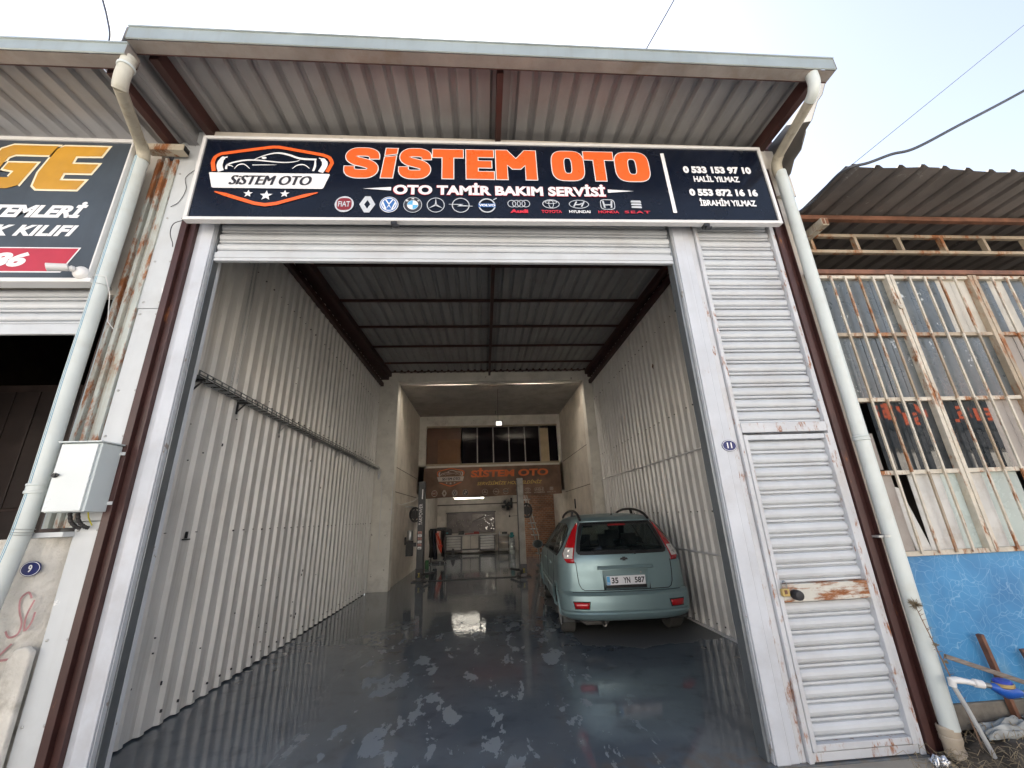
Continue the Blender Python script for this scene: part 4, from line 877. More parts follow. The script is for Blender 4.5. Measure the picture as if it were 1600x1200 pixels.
stick('rusty_stake', 'rusty stake at the far right edge of the photo', (3.86, 3.04, .12), (3.80, 3.06, .55), .03, .03, rustBr, 'stake')
t = thing('dry_thistle', 'dried thistle stem with a spiky head growing up the white drainpipe', 'dried plant', (3.08, 2.93, 0))
mb = MB(); st = [(3.12, 2.93, .02), (3.09, 2.93, .25), (3.05, 2.925, .45), (3.01, 2.92, .62), (2.965, 2.915, .80), (2.94, 2.91, .90)]; mb.tube(st, [.006, .005, .0045, .004, .003, .002], 6)
for i in range(34):
    k = random.random() * 4.9; i0 = int(k); p = Vector(st[i0]).lerp(Vector(st[min(i0 + 1, 5)]), k - i0); a_ = random.uniform(0, 6.28)
    mb.tube([p, p + Vector((math.cos(a_) * .03, -abs(math.sin(a_)) * .02, random.uniform(-.005, .03)))], [.002, .0008], 4)
mb.build('stem', M('dry_stem', (.20, .13, .09), .9), t)
for c_, n_, r_ in (((2.935, 2.90, .905), 110, .048), ((3.0, 2.91, .66), 40, .022), ((3.03, 2.91, .56), 30, .02), ((3.085, 2.92, .30), 24, .02)):
    mb = MB()
    for i in range(n_):
        d = Vector((random.gauss(0, 1), random.gauss(0, 1), random.gauss(0, .6))).normalized(); mb.tube([Vector(c_), Vector(c_) + d * r_ * random.uniform(.6, 1)], [.003, .0007], 3)
    mb.build('seed_head', straw, t)

# ---------------------------------------------------------------- overhead cables
def cable(name, label, pts, r, mat=blackM):
    q = [Vector(p) for p in pts]; out = []
    for i in range(len(q) - 1):
        p0 = q[max(i - 1, 0)]; p1 = q[i]; p2 = q[i + 1]; p3 = q[min(i + 2, len(q) - 1)]
        for k in range(8):
            t_ = k / 8; out.append(.5 * ((2 * p1) + (p2 - p0) * t_ + (2 * p0 - 5 * p1 + 4 * p2 - p3) * t_ * t_ + (3 * p1 - p0 - 3 * p2 + p3) * t_ ** 3))
    out.append(q[-1]); mb = MB(); mb.tube(out, r, 6); return tag(mb.build(name, mat, smooth=True), label, 'cable')
cabM = M('cable_grey', (.05, .055, .07), .6)
cable('power_cable', 'thick dark cable rising from the dark roof toward the upper right', [(3.13, 3.07, 4.33), (3.19, 2.88, 4.345), (3.16, 2.74, 4.335), (3.125, 2.49, 4.30), (3.31, 2.44, 4.33), (3.53, 2.42, 4.41), (3.75, 2.40, 4.465), (4.29, 2.40, 4.756), (5.15, 2.40, 5.224), (6.6, 2.4, 6.05)], .012, cabM)
cable('thin_wire', 'very thin wire running up to the right across the sky', [(3.81, 3.0, 4.88), (7.02, 3.0, 7.34), (11.0, 3.0, 10.4)], .003, cabM)
cable('power_cable', 'straight cable leaving the roof edge at the top centre', [(3.2, 3.6, 9.4), (2.935, 3.6, 8.78), (2.265, 3.6, 7.51), (1.9, 3.6, 6.8), (1.6, 3.6, 5.6)], .008, cabM)
cable('power_cable', 'short hanging cable above the left canopy corner', [(-4.95, 3.6, 8.6), (-4.79, 3.6, 8.12), (-4.59, 3.6, 7.64), (-4.466, 3.6, 7.24), (-4.44, 3.6, 6.6), (-4.40, 3.6, 5.3)], .012, cabM)

# ---------------------------------------------------------------- buildings across the street (seen only as reflections)
t = thing('opposite_workshops', 'low workshops across the street mirrored in the right hand panes', 'building', (0, -12.5, 0))
opW = M('opposite_wall', (.64, .60, .54), .8, dirt=.4)
mb = MB(); mb.box(-32, 32, -22, -12.5, -.01, 7.5); mb.build('block', opW, t)
for i in range(8):
    mb = MB(); mb.box(-28 + i * 7, -23.5 + i * 7, -12.48, -12.4, 0, 3.4 if i < 6 else 4.5); mb.build('roller_door', M('opposite_door', (.42, .42, .42), .6) if i < 6 else M('opposite_door_dark', (.06, .06, .065), .6), t)
mb = MB(); mb.box(12, 32, -12.48, -12.3, 4.0, 4.9); mb.build('dark_fascia', M('opposite_door_dark'), t)
mb = MB(); mb.box(17, 31.5, -12.3, -12.2, 4.95, 6.6); mb.build('name_board', M('opposite_sign', (.02, .025, .03), .5), t)
ax = (Vector((-1, 0, 0)), Vector((0, 0, 1)), Vector((0, 1, 0)))
a = Art((24.2, -12.19, 5.8), ax=ax); a.text(signOr, 1, 'ÖZEL SERVİS', -6, 6, -.4, .5, bold=.04); a.build('board_lettering', t)

# ================================================================== rear room
mb = MB(); mb.box(-2.86, -2.33, 10.70, 11.0, 0, 5.62); tag(mb.build('column', colM, bev=.012), 'tall white column at the end of the left ribbed wall', 'column')
mb = MB(); mb.box(2.86, 3.2, 10.70, 11.0, 0, 5.62); tag(mb.build('column', colM, bev=.012), 'tall white column at the end of the right ribbed wall', 'column')
mb = MB(); mb.box(-2.329, 2.859, 10.70, 11.0, 5.235, 5.50); tag(mb.build('lintel_beam', colM, bev=.008), 'white beam spanning the opening of the rear hall', 'beam')
mb = MB()
for i in range(31):
    x0 = -2.7 + i * .1838; mb.box(x0, x0 + .12, 10.69, 10.698, 5.50 + .004 * (i % 3), 5.512)
tag(mb.build('foam_bead', flat('foam_white', (.7, .66, .6), .8)), 'pale foam line along the top of the white beam', 'foam line')
def wall(name, label, bx, mat=wallW):
    mb = MB(); mb.box(*bx); return tag(mb.build(name, mat), label, 'wall')
wlf = wall('side_wall', 'plain plastered left wall of the rear hall', (-2.55, -2.40, 11.0, 21.5, 0, 5.52))
wrt = wall('side_wall', 'plain plastered right wall of the rear hall', (2.93, 3.08, 11.0, 21.5, 0, 5.52))
# groove lines of formwork on the walls
for xx, y0, y1, zs in ((-2.40, 11.02, 14.9, (2.32, 2.97)), (2.93, 11.02, 14.9, (2.35, 3.45))):
    for z in zs:
        mb = MB(); mb.box(xx - .002 if xx > 0 else xx, xx if xx > 0 else xx + .002, y0, y1, z, z + .02); tag(mb.build('wall_joint', M('joint_dark', (.12, .10, .09), .9)), '%s dark joint line on the %s wall of the rear hall' % ('lower' if z < 2.5 else 'upper', 'left' if xx < 0 else 'right'), 'joint')
mb = MB(); mb.box(-2.55, 3.08, 11.2, 21.6, 5.30, 5.4); mb.box(-2.55, 3.08, 11.0, 11.25, 5.50, 5.56); mb.box(-2.55, 3.08, 11.201, 11.25, 5.401, 5.50); structure(mb.build('ceiling', M('grey_ceiling', (.40, .38, .36), .8, dirt=.3)))  # the slot at the front is added to hide and shield the hall tubes
mb = MB(); mb.box(-2.55, 3.08, 15.3, 21.5, 2.66, 2.8); structure(mb.build('ceiling', M('grey_ceiling')))
mb = MB(); mb.box(-2.55, 3.08, 21.35, 21.5, 0, 5.3); tag(mb.build('rear_wall', wallW), 'cream back wall behind the workbench', 'wall')
mb = MB(); mb.box(-2.39, 2.92, 21.28, 21.349, 2.22, 2.27); tag(mb.build('wall_joint', M('joint_dark')), 'thin horizontal ledge on the back wall above the tool board', 'joint')
# mezzanine front
t = thing('mezzanine_front', 'upper office front with a long dark window band above the inner banner', 'mezzanine', (.3, 15.1, 2.5))
mb = MB(); mb.box(-2.399, 2.929, 15.0, 15.3, 4.92, 5.299); mb.build('upper_beam', colM, t)
mb = MB(); mb.box(-2.399, 2.929, 15.0, 15.3, 2.45, 3.44); mb.build('lower_beam', colM, t)
mb = MB(); mb.box(-2.399, -2.14, 15.0, 15.3, 2.45, 4.919); mb.build('pilaster', colM, t)
mb = MB(); mb.box(2.80, 2.929, 15.0, 15.3, 2.45, 4.919); mb.build('pilaster', colM, t)
bronze = M('bronze_frame', (.22, .15, .08), .4, metal=.5)
mb = MB(); mb.box(-2.139, 2.799, 14.98, 15.06, 4.86, 4.919); mb.box(-2.139, 2.799, 14.97, 15.1, 3.441, 3.50); mb.build('window_frame', M('cream_ledge', (.42, .36, .26), .5), t, bev=.004)
dk = M('dark_glass', (.012, .009, .012), .12, even=True, spec=.2)
mb = MB(); mb.box(-2.139, -.87, 15.10, 15.12, 3.5, 4.86); mb.build('pane', M('brown_pane', (.15, .07, .035), .35, var=.15), t)
mb = MB(); mb.box(-1.72, -.87, 15.08, 15.099, 3.5, 4.42); mb.build('curtain', M('tan_curtain', (.22, .11, .055), .7, var=.1), t)
mx = [-.85, -.25, .35, .95, 1.55, 2.12]
for i in range(5):
    mb = MB(); mb.box(mx[i] + .02, mx[i + 1] - .02, 15.07, 15.09, 3.51, 4.85); mb.build('pane', dk, t)
for x0 in mx[1:]: mb = MB(); mb.box(x0 - .018, x0 + .018, 15.03, 15.08, 3.5, 4.86); mb.build('mullion', M('alu_mullion', (.35, .33, .32), .4, metal=.5), t)
mb = MB(); mb.box(2.14, 2.46, 15.08, 15.1, 3.5, 4.78); mb.build('pane', M('cream_panel', (.5, .40, .26), .6), t)
mb = MB(); mb.box(2.47, 2.799, 15.1, 15.12, 3.5, 4.86); mb.build('pane', dk, t)
# banner
t = thing('inner_banner', 'brown fabric banner with orange title hanging under the upper office windows', 'banner', (.3, 14.93, 2.3))
def warp(u, v): return .010 * math.sin(u * 2.3 + v * 1.2) + .012 * math.exp(-((u - 1.9 + v * .5) / .35) ** 2) * math.sin(9 * (u + v * .7))
nx, ny = 70, 14; vs = []
for j in range(ny + 1):
    for i in range(nx + 1):
        u = -2.5 + 5.0 * i / nx; v = -.53 + 1.06 * j / ny; vs.append((.31 + u, 14.94 + warp(u, v), 2.83 + v + (.015 * math.sin(u * 3) if j in (0,) else 0)))
mb = MB(); mb.add(vs, [(j * (nx + 1) + i, j * (nx + 1) + i + 1, (j + 1) * (nx + 1) + i + 1, (j + 1) * (nx + 1) + i) for j in range(ny) for i in range(nx)])
mb.build('fabric', M('banner_cloth', (.19, .115, .078), .65, var=.45, vs=1.2, bump=.3, bs=3), t, smooth=True)
class WArt(Art):
    def P(s, u, v, lv):
        uu = u * s.sc[0] + s.c[0]; vv = v * s.sc[1] + s.c[1]; return Vector((.31 + uu, 14.94 - .014 + warp(uu, vv) - lv * .003, 2.83 + vv))
bOr = M('banner_orange', (.75, .17, .05), .6); bWh = M('banner_white', (.62, .55, .50), .6); bGo = M('banner_gold', (.70, .50, .14), .6); bSi = M('banner_silver', (.46, .40, .34), .6)
a = WArt((1.50 * .86 + .12, .18)); a.c = Vector((.36, .16, 0)); a.sc = (.93, .95); shield(a, bOr, bWh, signInk); a.build('shield_logo', t)
a = WArt((0, 0, 0)); a.c = Vector((.62, .12, 0)); a.sc = (1.0, .95); a.text(bOr, 1, 'SİSTEM OTO', -1.42, 1.42, .03, .38, bold=.045, shear=.05); a.build('title', t)
a = WArt(); a.text(bGo, 1, 'SERVİSİMİZE HOŞGELDİNİZ', -.58, 1.80, -.16, .02, bold=.015, shear=.3); a.build('welcome_line', t)
sv = (silver,); silver_, signWhite_, signRed_, emB_, emL_, emM_ = silver, signWhite, signRed, emBlue, emLight, emMaroon
silver = bSi; signWhite = bSi; signRed = bSi; emBlue = M('banner_blue', (.07, .07, .09), .6); emLight = emBlue; emMaroon = M('banner_maroon', (.16, .05, .03), .6)
def wadd():
    a = WArt(); a.c = Vector((0, -.09, 0)); a.sc = (1, 1); return a
for a in emblems(wadd, [-2.1, -1.75, -1.38, -1.0, -.3, .1, .45, .95, 1.25, 1.6, 1.75, 2.12], -.28, .105): a.build('emblem', t)
silver, signWhite, signRed, emBlue, emLight, emMaroon = silver_, signWhite_, signRed_, emB_, emL_, emM_

# lit tube, floodlight
t = thing('tube_light', 'lit white fluorescent tube under the low rear ceiling', 'light', (-.8, 17.5, 2.4))
mb = MB(); mb.box(-1.28, -.02, 17.47, 17.53, 2.405, 2.45); mb.box(-1.1, -1.08, 17.49, 17.51, 2.45, 2.66); mb.box(-.2, -.18, 17.49, 17.51, 2.45, 2.66); mb.build('fitting', alu, t)
tubeE = M('tube_glow', (1.0, .93, .80), .4, emit=2.2)
mb = MB(); mb.tube([(-1.25, 17.5, 2.375), (-.25, 17.5, 2.375)], .022, 10); mb.build('tube', tubeE, t, smooth=True)
mb = MB(); mb.tube([(-.20, 17.5, 2.375), (-.05, 17.5, 2.375)], .024, 10); mb.build('tube', tubeE, t, smooth=True)
t = thing('tube_light', 'unseen fill tube added close behind the lower beam above the rear room', 'light', (.2, 15.4, 2.5))
mb = MB(); mb.box(-.9, 1.3, 15.32, 15.42, 2.645, 2.659); mb.build('fitting', alu, t)
mb = MB(); mb.tube([(-.85, 15.38, 2.62), (1.25, 15.38, 2.62)], .022, 10); mb.build('tube', M('rear_tube_glow', (1.0, .93, .82), .4, emit=14), t, smooth=True)  # tube added out of sight to light up the rear room
t = thing('tube_light', 'second lit tube further back behind the first one', 'light', (-.9, 19.8, 2.5))
mb = MB(); mb.box(-1.55, -.25, 19.97, 20.03, 2.60, 2.655); mb.build('fitting', alu, t)
mb = MB(); mb.tube([(-1.5, 20.0, 2.57), (-.3, 20.0, 2.57)], .022, 10); mb.build('tube', tubeE, t, smooth=True)
for x0, lab in ((-1.6, 'left'), (.9, 'right')):  # unseen tubes added to brighten the hall, standing in for lamps known from reflections
    t = thing('tube_light', 'unseen lit tube added on the back of the white beam, %s half of the rear hall' % lab, 'light', (x0 + .6, 11.1, 5.4))
    mb = MB(); mb.box(x0 - .03, x0 + 1.23, 11.06, 11.14, 5.44, 5.48); mb.build('fitting', alu, t)
    mb = MB(); mb.tube([(x0, 11.10, 5.41), (x0 + 1.2, 11.10, 5.41)], .024, 10); mb.build('tube', M('hall_tube_glow', (1.0, .90, .76), .4, emit=22), t, smooth=True)
t = thing('hanging_floodlight', 'small square floodlight hanging on a cord from the rear hall ceiling', 'floodlight', (.42, 11.6, 4.1))
mb = MB(); mb.box(.34, .56, 11.60, 11.64, 4.12, 4.30); mb.build('case', blackM, t, bev=.006)
mb = MB(); mb.box(.365, .535, 11.594, 11.5995, 4.145, 4.275); mb.build('lens', M('flood_glow', (1, .97, .88), .3, emit=.24), t)
mb = MB(); mb.tube([(.43, 11.62, 4.30), (.425, 11.62, 4.8), (.44, 11.62, 5.30)], .006, 6); mb.build('cord', blackM, t)
mb = MB(); mb.tube([(.35, 11.62, 4.5), (.36, 11.62, 4.6)], .012, 6); mb.build('cord_knot', blackM, t)

# two post lift
def lift(xc, Y, label, sgn, mat_post):
    t = thing('car_lift_post', label, 'lift post', (xc, Y, 0))
    mb = MB(); mb.box(xc - .2, xc + .2, Y - .18, Y + .22, 0, .02); mb.build('base_plate', darkM, t, bev=.003)
    mb = MB(); mb.box(xc - .095, xc + .085, Y - .07, Y + .07, .02, 2.64); mb.build('column', mat_post, t, bev=.01)
    mb = MB(); mb.box(xc + sgn * .086 - (.012 if sgn < 0 else 0), xc + sgn * .086 + (.012 if sgn > 0 else 0), Y - .09, Y + .1, .02, 2.60); mb.build('slot', blackM, t)
    mb = MB(); mb.box(xc - .10, xc + .10, Y - .10, Y - .0705, .10, .34); mb.build('carriage', darkM, t, bev=.004)
    mb = MB(); mb.tube([(xc + sgn * .05, Y - .08, .16), (xc + sgn * .16, Y - .45, .14)], .035, 8); mb.tube([(xc + sgn * .05, Y + .1, .16), (xc + sgn * .30, Y + .7, .14)], .035, 8); mb.lathe((xc + sgn * .16, Y - .45, .12), (0, 0, 1), [(0, 0), (.06, 0), (.06, .06), (0, .06)], 12); mb.build('lift_arms', darkM, t)
    mb = MB(); mb.lathe((xc, Y - .14, .13), (0, 0, 1), [(.035, 0), (.035, .015), (.012, .02), (.012, .08), (.03, .085), (.03, .10), (0, .10)], 12); mb.build('yellow_pin', flat('pin_yellow', (.42, .36, .08)), t)
    return t
pDark = M('lift_post_charcoal', (.055, .06, .068), .35, dirt=.2, streak=.1); pGrey = M('lift_post_scuffed', (.30, .29, .27), .4, var=.15, dirt=.5, ds=5, dirtcol=(.14, .12, .10))
t1 = lift(-1.80, 12.1, 'charcoal lift post with white lettering on the left of the rear hall', 1, pDark)
a = Art((-1.81, 12.028, 0)); a.text(signWhite, 1, 'TAKPOWER', -.045, .045, 1.45, 2.02, bold=.0, rot=1); a.poly(signWhite, 1, [(.015, 2.15), (.045, 2.15), (.05, 2.42), (.02, 2.42)])
a.build('lettering', t1)
a = Art((-1.82, 12.027, 0))
for i, z in enumerate((.82, .90, .98, 1.06, 1.14, 1.22)):
    a.poly(signWhite if i % 2 == 0 else flat('label_pink', (.42, .22, .2)), 1, [(-.05, z), (.055, z), (.055, z + .065), (-.05, z + .065)])
    a.poly(signInk, 2, [(-.03, z + .02), (.035, z + .02), (.035, z + .035), (-.03, z + .035)])
a.build('stickers', t1)
mb = MB(); mb.lathe((-2.08, 12.0, 1.06), (0, 0, 1), [(0, 0), (.075, 0), (.085, .03), (.085, .22), (.07, .26), (0, .27)], 16); mb.build('motor', steelM, t1, smooth=True)
mb = MB(); mb.box(-2.17, -1.99, 11.92, 12.08, .66, 1.05); mb.box(-2.22, -2.175, 11.95, 12.0, .95, 1.15); mb.build('oil_tank', blackM, t1, bev=.01)
mb = MB(); mb.box(-1.99, -1.90, 11.98, 12.02, .9, 1.0); mb.build('bracket', darkM, t1)
lift(1.03, 12.0, 'scuffed pale lift post standing left of the parked car', -1, pGrey)
mb = MB(); mb.box(-1.56, .86, 12.02, 12.14, .0, .014); tag(mb.build('floor_cover_plate', M('black_plate', (.02, .02, .022), .6), bev=.002), 'dark flat plate across the floor between the two lift posts', 'plate')
for xx, lab in ((-2.05, 'round black object on the wall behind the charcoal lift post'), (1.25, 'round black object behind the scuffed pale lift post')):
    mb = MB()  # black rings around a disc, drawn for an unidentified dark oval
    for k in range(4): mb.tube([(xx + (.15 - .004 * k) * math.cos(a_ * math.pi / 10), 12.5 + .02 * k, 1.74 + (.2 - .004 * k) * math.sin(a_ * math.pi / 10)) for a_ in range(21)], .022, 6)
    mb.lathe((xx, 12.52, 1.74), (0, 1, 0), [(0, 0), (.12, .0), (.13, .03), (0, .04)], 16); mb.box(xx - .02, xx + .02, 12.50, 12.6, 1.55, 1.95)
    tag(mb.build('round_object', blackM, smooth=True), lab, 'hose coil')
mb = MB(); mb.tube([(-2.39, 11.6, 2.05), (-2.3, 11.7, 2.0), (-2.0, 11.9, 2.1), (-1.9, 12.05, 2.2)], .008, 6); tag(mb.build('power_cable', alu), 'pale cable drooping from the left wall to the charcoal lift post', 'cable')
mb = MB(); mb.tube([(-2.30, 10.69, 2.55), (-2.33, 10.66, 2.5), (-2.33, 10.66, 1.75)], .012, 6); tag(mb.build('wall_conduit', alu), 'thin conduit on the corner of the left white column', 'conduit')
t = thing('wall_lamp', 'small pale lamp holder with a bulb at the far end of the left cable tray', 'lamp', (-2.70, 10.6, 2.7))
mb = MB(); mb.lathe((-2.68, 10.6, 2.86), (0, 0, -1), [(.03, 0), (.045, .05), (.045, .10), (.03, .12)], 12); mb.build('holder', alu, t, smooth=True)
mb = MB(); mb.lathe((-2.68, 10.6, 2.75), (0, 0, -1), [(.03, 0), (.03, .08), (.015, .14), (0, .15)], 12); mb.build('bulb', signWhite, t, smooth=True)
mb = MB(); mb.tube([(-2.62, 10.67, 2.6), (-2.60, 10.68, 2.2), (-2.6, 10.68, .9)], .010, 6); mb.build('cable', alu, t)

# back room furniture
t = thing('workbench', 'grey steel workbench with two drawer stacks and cupboard doors at the back', 'workbench', (-.7, 20.7, 0))
bn = M('bench_steel', (.42, .41, .40), .45, metal=.3, dirt=.3); bnd = M('bench_dark', (.09, .09, .095), .5); bnp = M('bench_door', (.46, .43, .39), .5, var=.1)
mb = MB(); mb.box(-1.93, .52, 20.38, 21.1, .80, .85); mb.build('worktop', bn, t, bev=.006)
for x0 in (-1.88, -.29):
    mb = MB(); mb.box(x0, x0 + .76, 20.46, 21.0, .10, .799); mb.build('cabinet', bnd, t)
    for k in range(5):
        z0 = .66 - k * .118
        mb = MB(); mb.box(x0 + .05, x0 + .71, 20.435, 20.459, z0, z0 + .10); d_ = mb.build('drawer', bn, t, bev=.006)
        mb = MB(); mb.box(x0 + .12, x0 + .64, 20.415, 20.434, z0 + .075, z0 + .092); mb.build('handle', steelM, d_)
for x0 in (-1.09, -.70):
    mb = MB(); mb.box(x0, x0 + .375, 20.44, 20.46, .22, .79); mb.build('cupboard_door', bnp, t, bev=.004)
mb = MB(); mb.box(-1.10, -.31, 20.5, 21.0, .15, .79); mb.build('cupboard', bnd, t)
mb = MB(); mb.box(-1.1, -.31, 20.42, 20.5, .05, .15); mb.build('kick_plate', bn, t)
t = thing('tool_board', 'grey peg board hung with tools above the workbench', 'tool board', (-.7, 21.2, .9))
mb = MB(); mb.box(-1.90, .50, 21.22, 21.26, .9, 1.84); mb.build('board', M('peg_board', (.15, .13, .125), .45, metal=.2), t)
mb = MB(); mb.box(-1.95, .54, 21.16, 21.30, 1.845, 1.885); mb.build('top_trim', darkM, t)
chrome = M('tool_chrome', (.75, .74, .70), .18, metal=.9, var=.05)
mb = MB()
for i in range(9): mb.tube([(-1.85 + i * .055, 21.19, 1.78), (-1.85 + i * .055, 21.19, 1.42 + .03 * i)], .008, 5)
for i in range(18): mb.tube([(-.62 + i * .035, 21.19, 1.78), (-.62 + i * .035, 21.19, 1.44 + .016 * i)], .008, 5)
for i in range(26):
    x0 = random.uniform(-1.6, -.1); z0 = random.uniform(.98, 1.5); mb.tube([(x0, 21.19, z0), (x0 + random.uniform(-.03, .03), 21.19, z0 + random.uniform(.04, .11))], .012, 6)
for i in range(22):
    x0 = random.uniform(-.2, .45); z0 = random.uniform(.95, 1.7); mb.box(x0, x0 + random.uniform(.015, .035), 21.17, 21.21, z0, z0 + random.uniform(.015, .04))
mb.tube([(-.62, 21.18, 1.35), (-.3, 21.18, 1.5), (.3, 21.18, 1.72)], .012, 6)
mb.build('hand_tools', chrome, t)['kind'] = 'stuff'
def clutter(name, label, cat, bx, mat, bev=.01): mb = MB(); mb.box(*bx); return tag(mb.build(name, mat, bev=bev), label, cat)
t = thing('tool_case', 'dark tool case with a teal front at the left end of the workbench', 'case', (-1.75, 20.6, .85))
mb = MB(); mb.box(-1.95, -1.60, 20.45, 20.8, .85, 1.12); mb.build('case_body', darkM, t, bev=.02)
mb = MB(); mb.box(-1.85, -1.76, 20.435, 20.449, .92, .98); mb.build('badge', flat('teal', (.03, .22, .24)), t)
mb = MB(); mb.tube([(-1.87, 20.62, 1.12), (-1.87, 20.62, 1.16), (-1.68, 20.62, 1.16), (-1.68, 20.62, 1.12)], .01, 6); mb.build('handle', blackM, t)
t = thing('box_of_parts', 'small black box on the workbench near its middle', 'box', (-1.15, 20.6, .85)); mb = MB(); mb.box(-1.28, -1.02, 20.5, 20.75, .85, 1.0); mb.build('case_body', blackM, t, bev=.01); mb = MB(); mb.box(-1.29, -1.01, 20.49, 20.76, 1.001, 1.02); mb.build('lid', blackM, t, bev=.004)
t = thing('red_tray', 'red tool tray lying on the middle of the workbench', 'tray', (-.6, 20.6, .85)); rd = flat('tool_red', (.26, .02, .02))
mb = MB(); mb.box(-.98, -.28, 20.5, 20.75, .85, .87); mb.build('base', rd, t); mb = MB(); mb.box(-.98, -.28, 20.49, 20.5, .85, .90); mb.box(-.55, -.30, 20.55, 20.7, .87, .96); mb.build('rim', rd, t)
t = thing('steel_cart', 'small three tier steel cart standing right of the workbench', 'cart', (.85, 20.6, 0))
for z in (.10, .43, .74): mb = MB(); mb.box(.62, 1.12, 20.4, 20.8, z, z + .025); mb.box(.62, 1.12, 20.39, 20.3999, z, z + .06); mb.build('shelf', bn, t)
for x0 in (.62, 1.10):
    for y0 in (20.40, 20.78): mb = MB(); mb.box(x0 - .012, x0 + .012, y0 - .012, y0 + .012, .02, .80); mb.build('leg', bnd, t)
mb = MB(); mb.lathe((.68, 20.55, .765), (0, 0, 1), [(.03, 0), (.03, .14), (.012, .17), (0, .17)], 10); tag(mb.build('spray_can', alu, smooth=True), 'pale can standing at the left on the steel cart', 'can')
clutter('black_crate', 'small dark crate standing on top of the steel cart', 'crate', (.80, 1.05, 20.5, 20.7, .766, .90), blackM)
t = thing('water_dispenser_bottles', 'stack of clear water bottles with a teal cap beside the lift post', 'water bottles', (1.2, 19.4, 0))
clr = M('clear_plastic', (.45, .48, .48), .1, spec=1.0, var=.2, vs=9)
for z in (0, .34): mb = MB(); mb.lathe((1.2, 19.4, z), (0, 0, 1), [(0, 0), (.12, 0), (.13, .03), (.13, .13), (.12, .15), (.13, .17), (.13, .26), (.07, .33), (0, .335)], 16); mb.build('bottle', clr, t, smooth=True)
mb = MB(); mb.lathe((1.2, 19.4, .68), (0, 0, 1), [(0, 0), (.06, 0), (.12, .05), (.12, .09), (.08, .12), (.07, .22), (0, .23)], 16); mb.build('cap', flat('teal_plastic', (.04, .24, .25)), t, smooth=True)
t = thing('wall_fan', 'black caged fan mounted high on the back wall', 'fan', (1.1, 21.1, 2.1))
mb = MB()
for k in range(9): r_ = .05 + .03 * k; mb.tube([(1.08 + r_ * math.cos(j * math.pi / 10), 20.98 - .05 * (1 - (r_ / .3) ** 2), 2.14 + r_ * math.sin(j * math.pi / 10)) for j in range(21)], .005, 4)
for k in range(12): c_, s_ = math.cos(k * math.pi / 6), math.sin(k * math.pi / 6); mb.tube([(1.08, 20.93, 2.14), (1.08 + .29 * c_, 20.98, 2.14 + .29 * s_)], .004, 4)
mb.build('cage', blackM, t)
for k in range(4):
    a0 = k * math.pi / 2; mb = MB(); mb.add([(1.08, 21.0, 2.14), (1.08 + .24 * math.cos(a0), 20.99, 2.14 + .24 * math.sin(a0)), (1.08 + .26 * math.cos(a0 + .5), 21.01, 2.14 + .26 * math.sin(a0 + .5)), (1.08 + .2 * math.cos(a0 + 1), 21.03, 2.14 + .2 * math.sin(a0 + 1))], [(0, 1, 2, 3)]); mb.build('blade', darkM, t, solid=.003)
mb = MB(); mb.lathe((1.08, 20.96, 2.14), (0, 1, 0), [(0, 0), (.05, .01), (.06, .12), (0, .14)], 12); mb.box(1.05, 1.40, 21.1, 21.2, 2.1, 2.18); mb.box(1.30, 1.40, 21.2, 21.349, 2.0, 2.5); mb.build('motor_bracket', blackM, t)
mb = MB(); mb.tube([(1.25, 21.33, 2.0), (1.25, 21.33, 1.65)], .006, 5); mb.box(1.2, 1.28, 21.3, 21.345, 1.56, 1.65); mb.tube([(1.28, 21.33, 1.6), (1.6, 21.33, 1.62), (1.9, 21.33, 1.7)], .006, 5); tag(mb.build('switch_cable', blackM), 'small dark socket and cable under the wall fan', 'socket')
# engine crane with hoses and covers
t = thing('hose_rack', 'rack hung with black covers and red cables near the left wall', 'rack', (-1.8, 16.6, 0))
mb = MB(); mb.box(-2.12, -1.5, 16.5, 16.9, .02, .06); mb.build('base', darkM, t)
for xx in (-2.08, -1.56): mb = MB(); mb.tube([(xx, 16.7, .06), (xx, 16.7, 1.22)], .018, 8); mb.build('upright', darkM, t)
mb = MB(); mb.tube([(-2.14, 16.65, 1.22), (-1.5, 16.6, 1.24)], .03, 8); mb.box(-1.85, -1.45, 16.5, 16.75, 1.16, 1.28); mb.build('top_bar', blackM, t, bev=.02)
for k, (x0, x1, z0, mt_) in enumerate(((-2.14, -1.96, .22, blackM), (-2.0, -1.84, .16, M('navy_cloth', (.02, .022, .035), .7)), (-1.70, -1.56, .25, blackM))):
    vs = []
    for j in range(10):
        for i in range(8):
            u = i / 7; v = j / 9; vs.append((x0 + (x1 - x0) * u + .02 * math.sin(v * 5 + k), 16.52 + .04 * math.sin(u * 9 + v * 2 + k), z0 + (1.2 - z0) * v))
    mb = MB(); mb.add(vs, [(j * 8 + i, j * 8 + i + 1, (j + 1) * 8 + i + 1, (j + 1) * 8 + i) for j in range(9) for i in range(7)]); mb.build('hanging_cover', mt_, t, smooth=True, solid=.01)
redc = flat('red_cable', (.42, .045, .02))
for k in range(4): mb = MB(); mb.tube([(p[0], 16.45 - .01 * k, p[1]) for p in smooth2([(-1.88 + .03 * k, 1.1), (-1.84 + .04 * k, .8), (-1.74 + .02 * k, .5 - .04 * k), (-1.66, .55), (-1.70 - .02 * k, .8), (-1.84, 1.05)], 4)], .013, 6); mb.build('red_cable', redc, t, smooth=True)
mb = MB(); mb.lathe((-1.68, 16.42, .62), (0, -1, 0), [(0, 0), (.06, 0), (.06, .03), (0, .04)], 12); mb.build('red_reel', redc, t)
for xx in (-2.05, -1.72, -1.55): mb = MB(); mb.lathe((xx, 16.5, .03), (1, 0, 0), [(0, 0), (.035, 0), (.035, .02), (0, .02)], 12); mb.build('castor', steelM, t)
t = thing('floor_jack', 'low dark trolley jack on the floor in front of the workbench', 'jack', (-1.5, 19.0, 0))
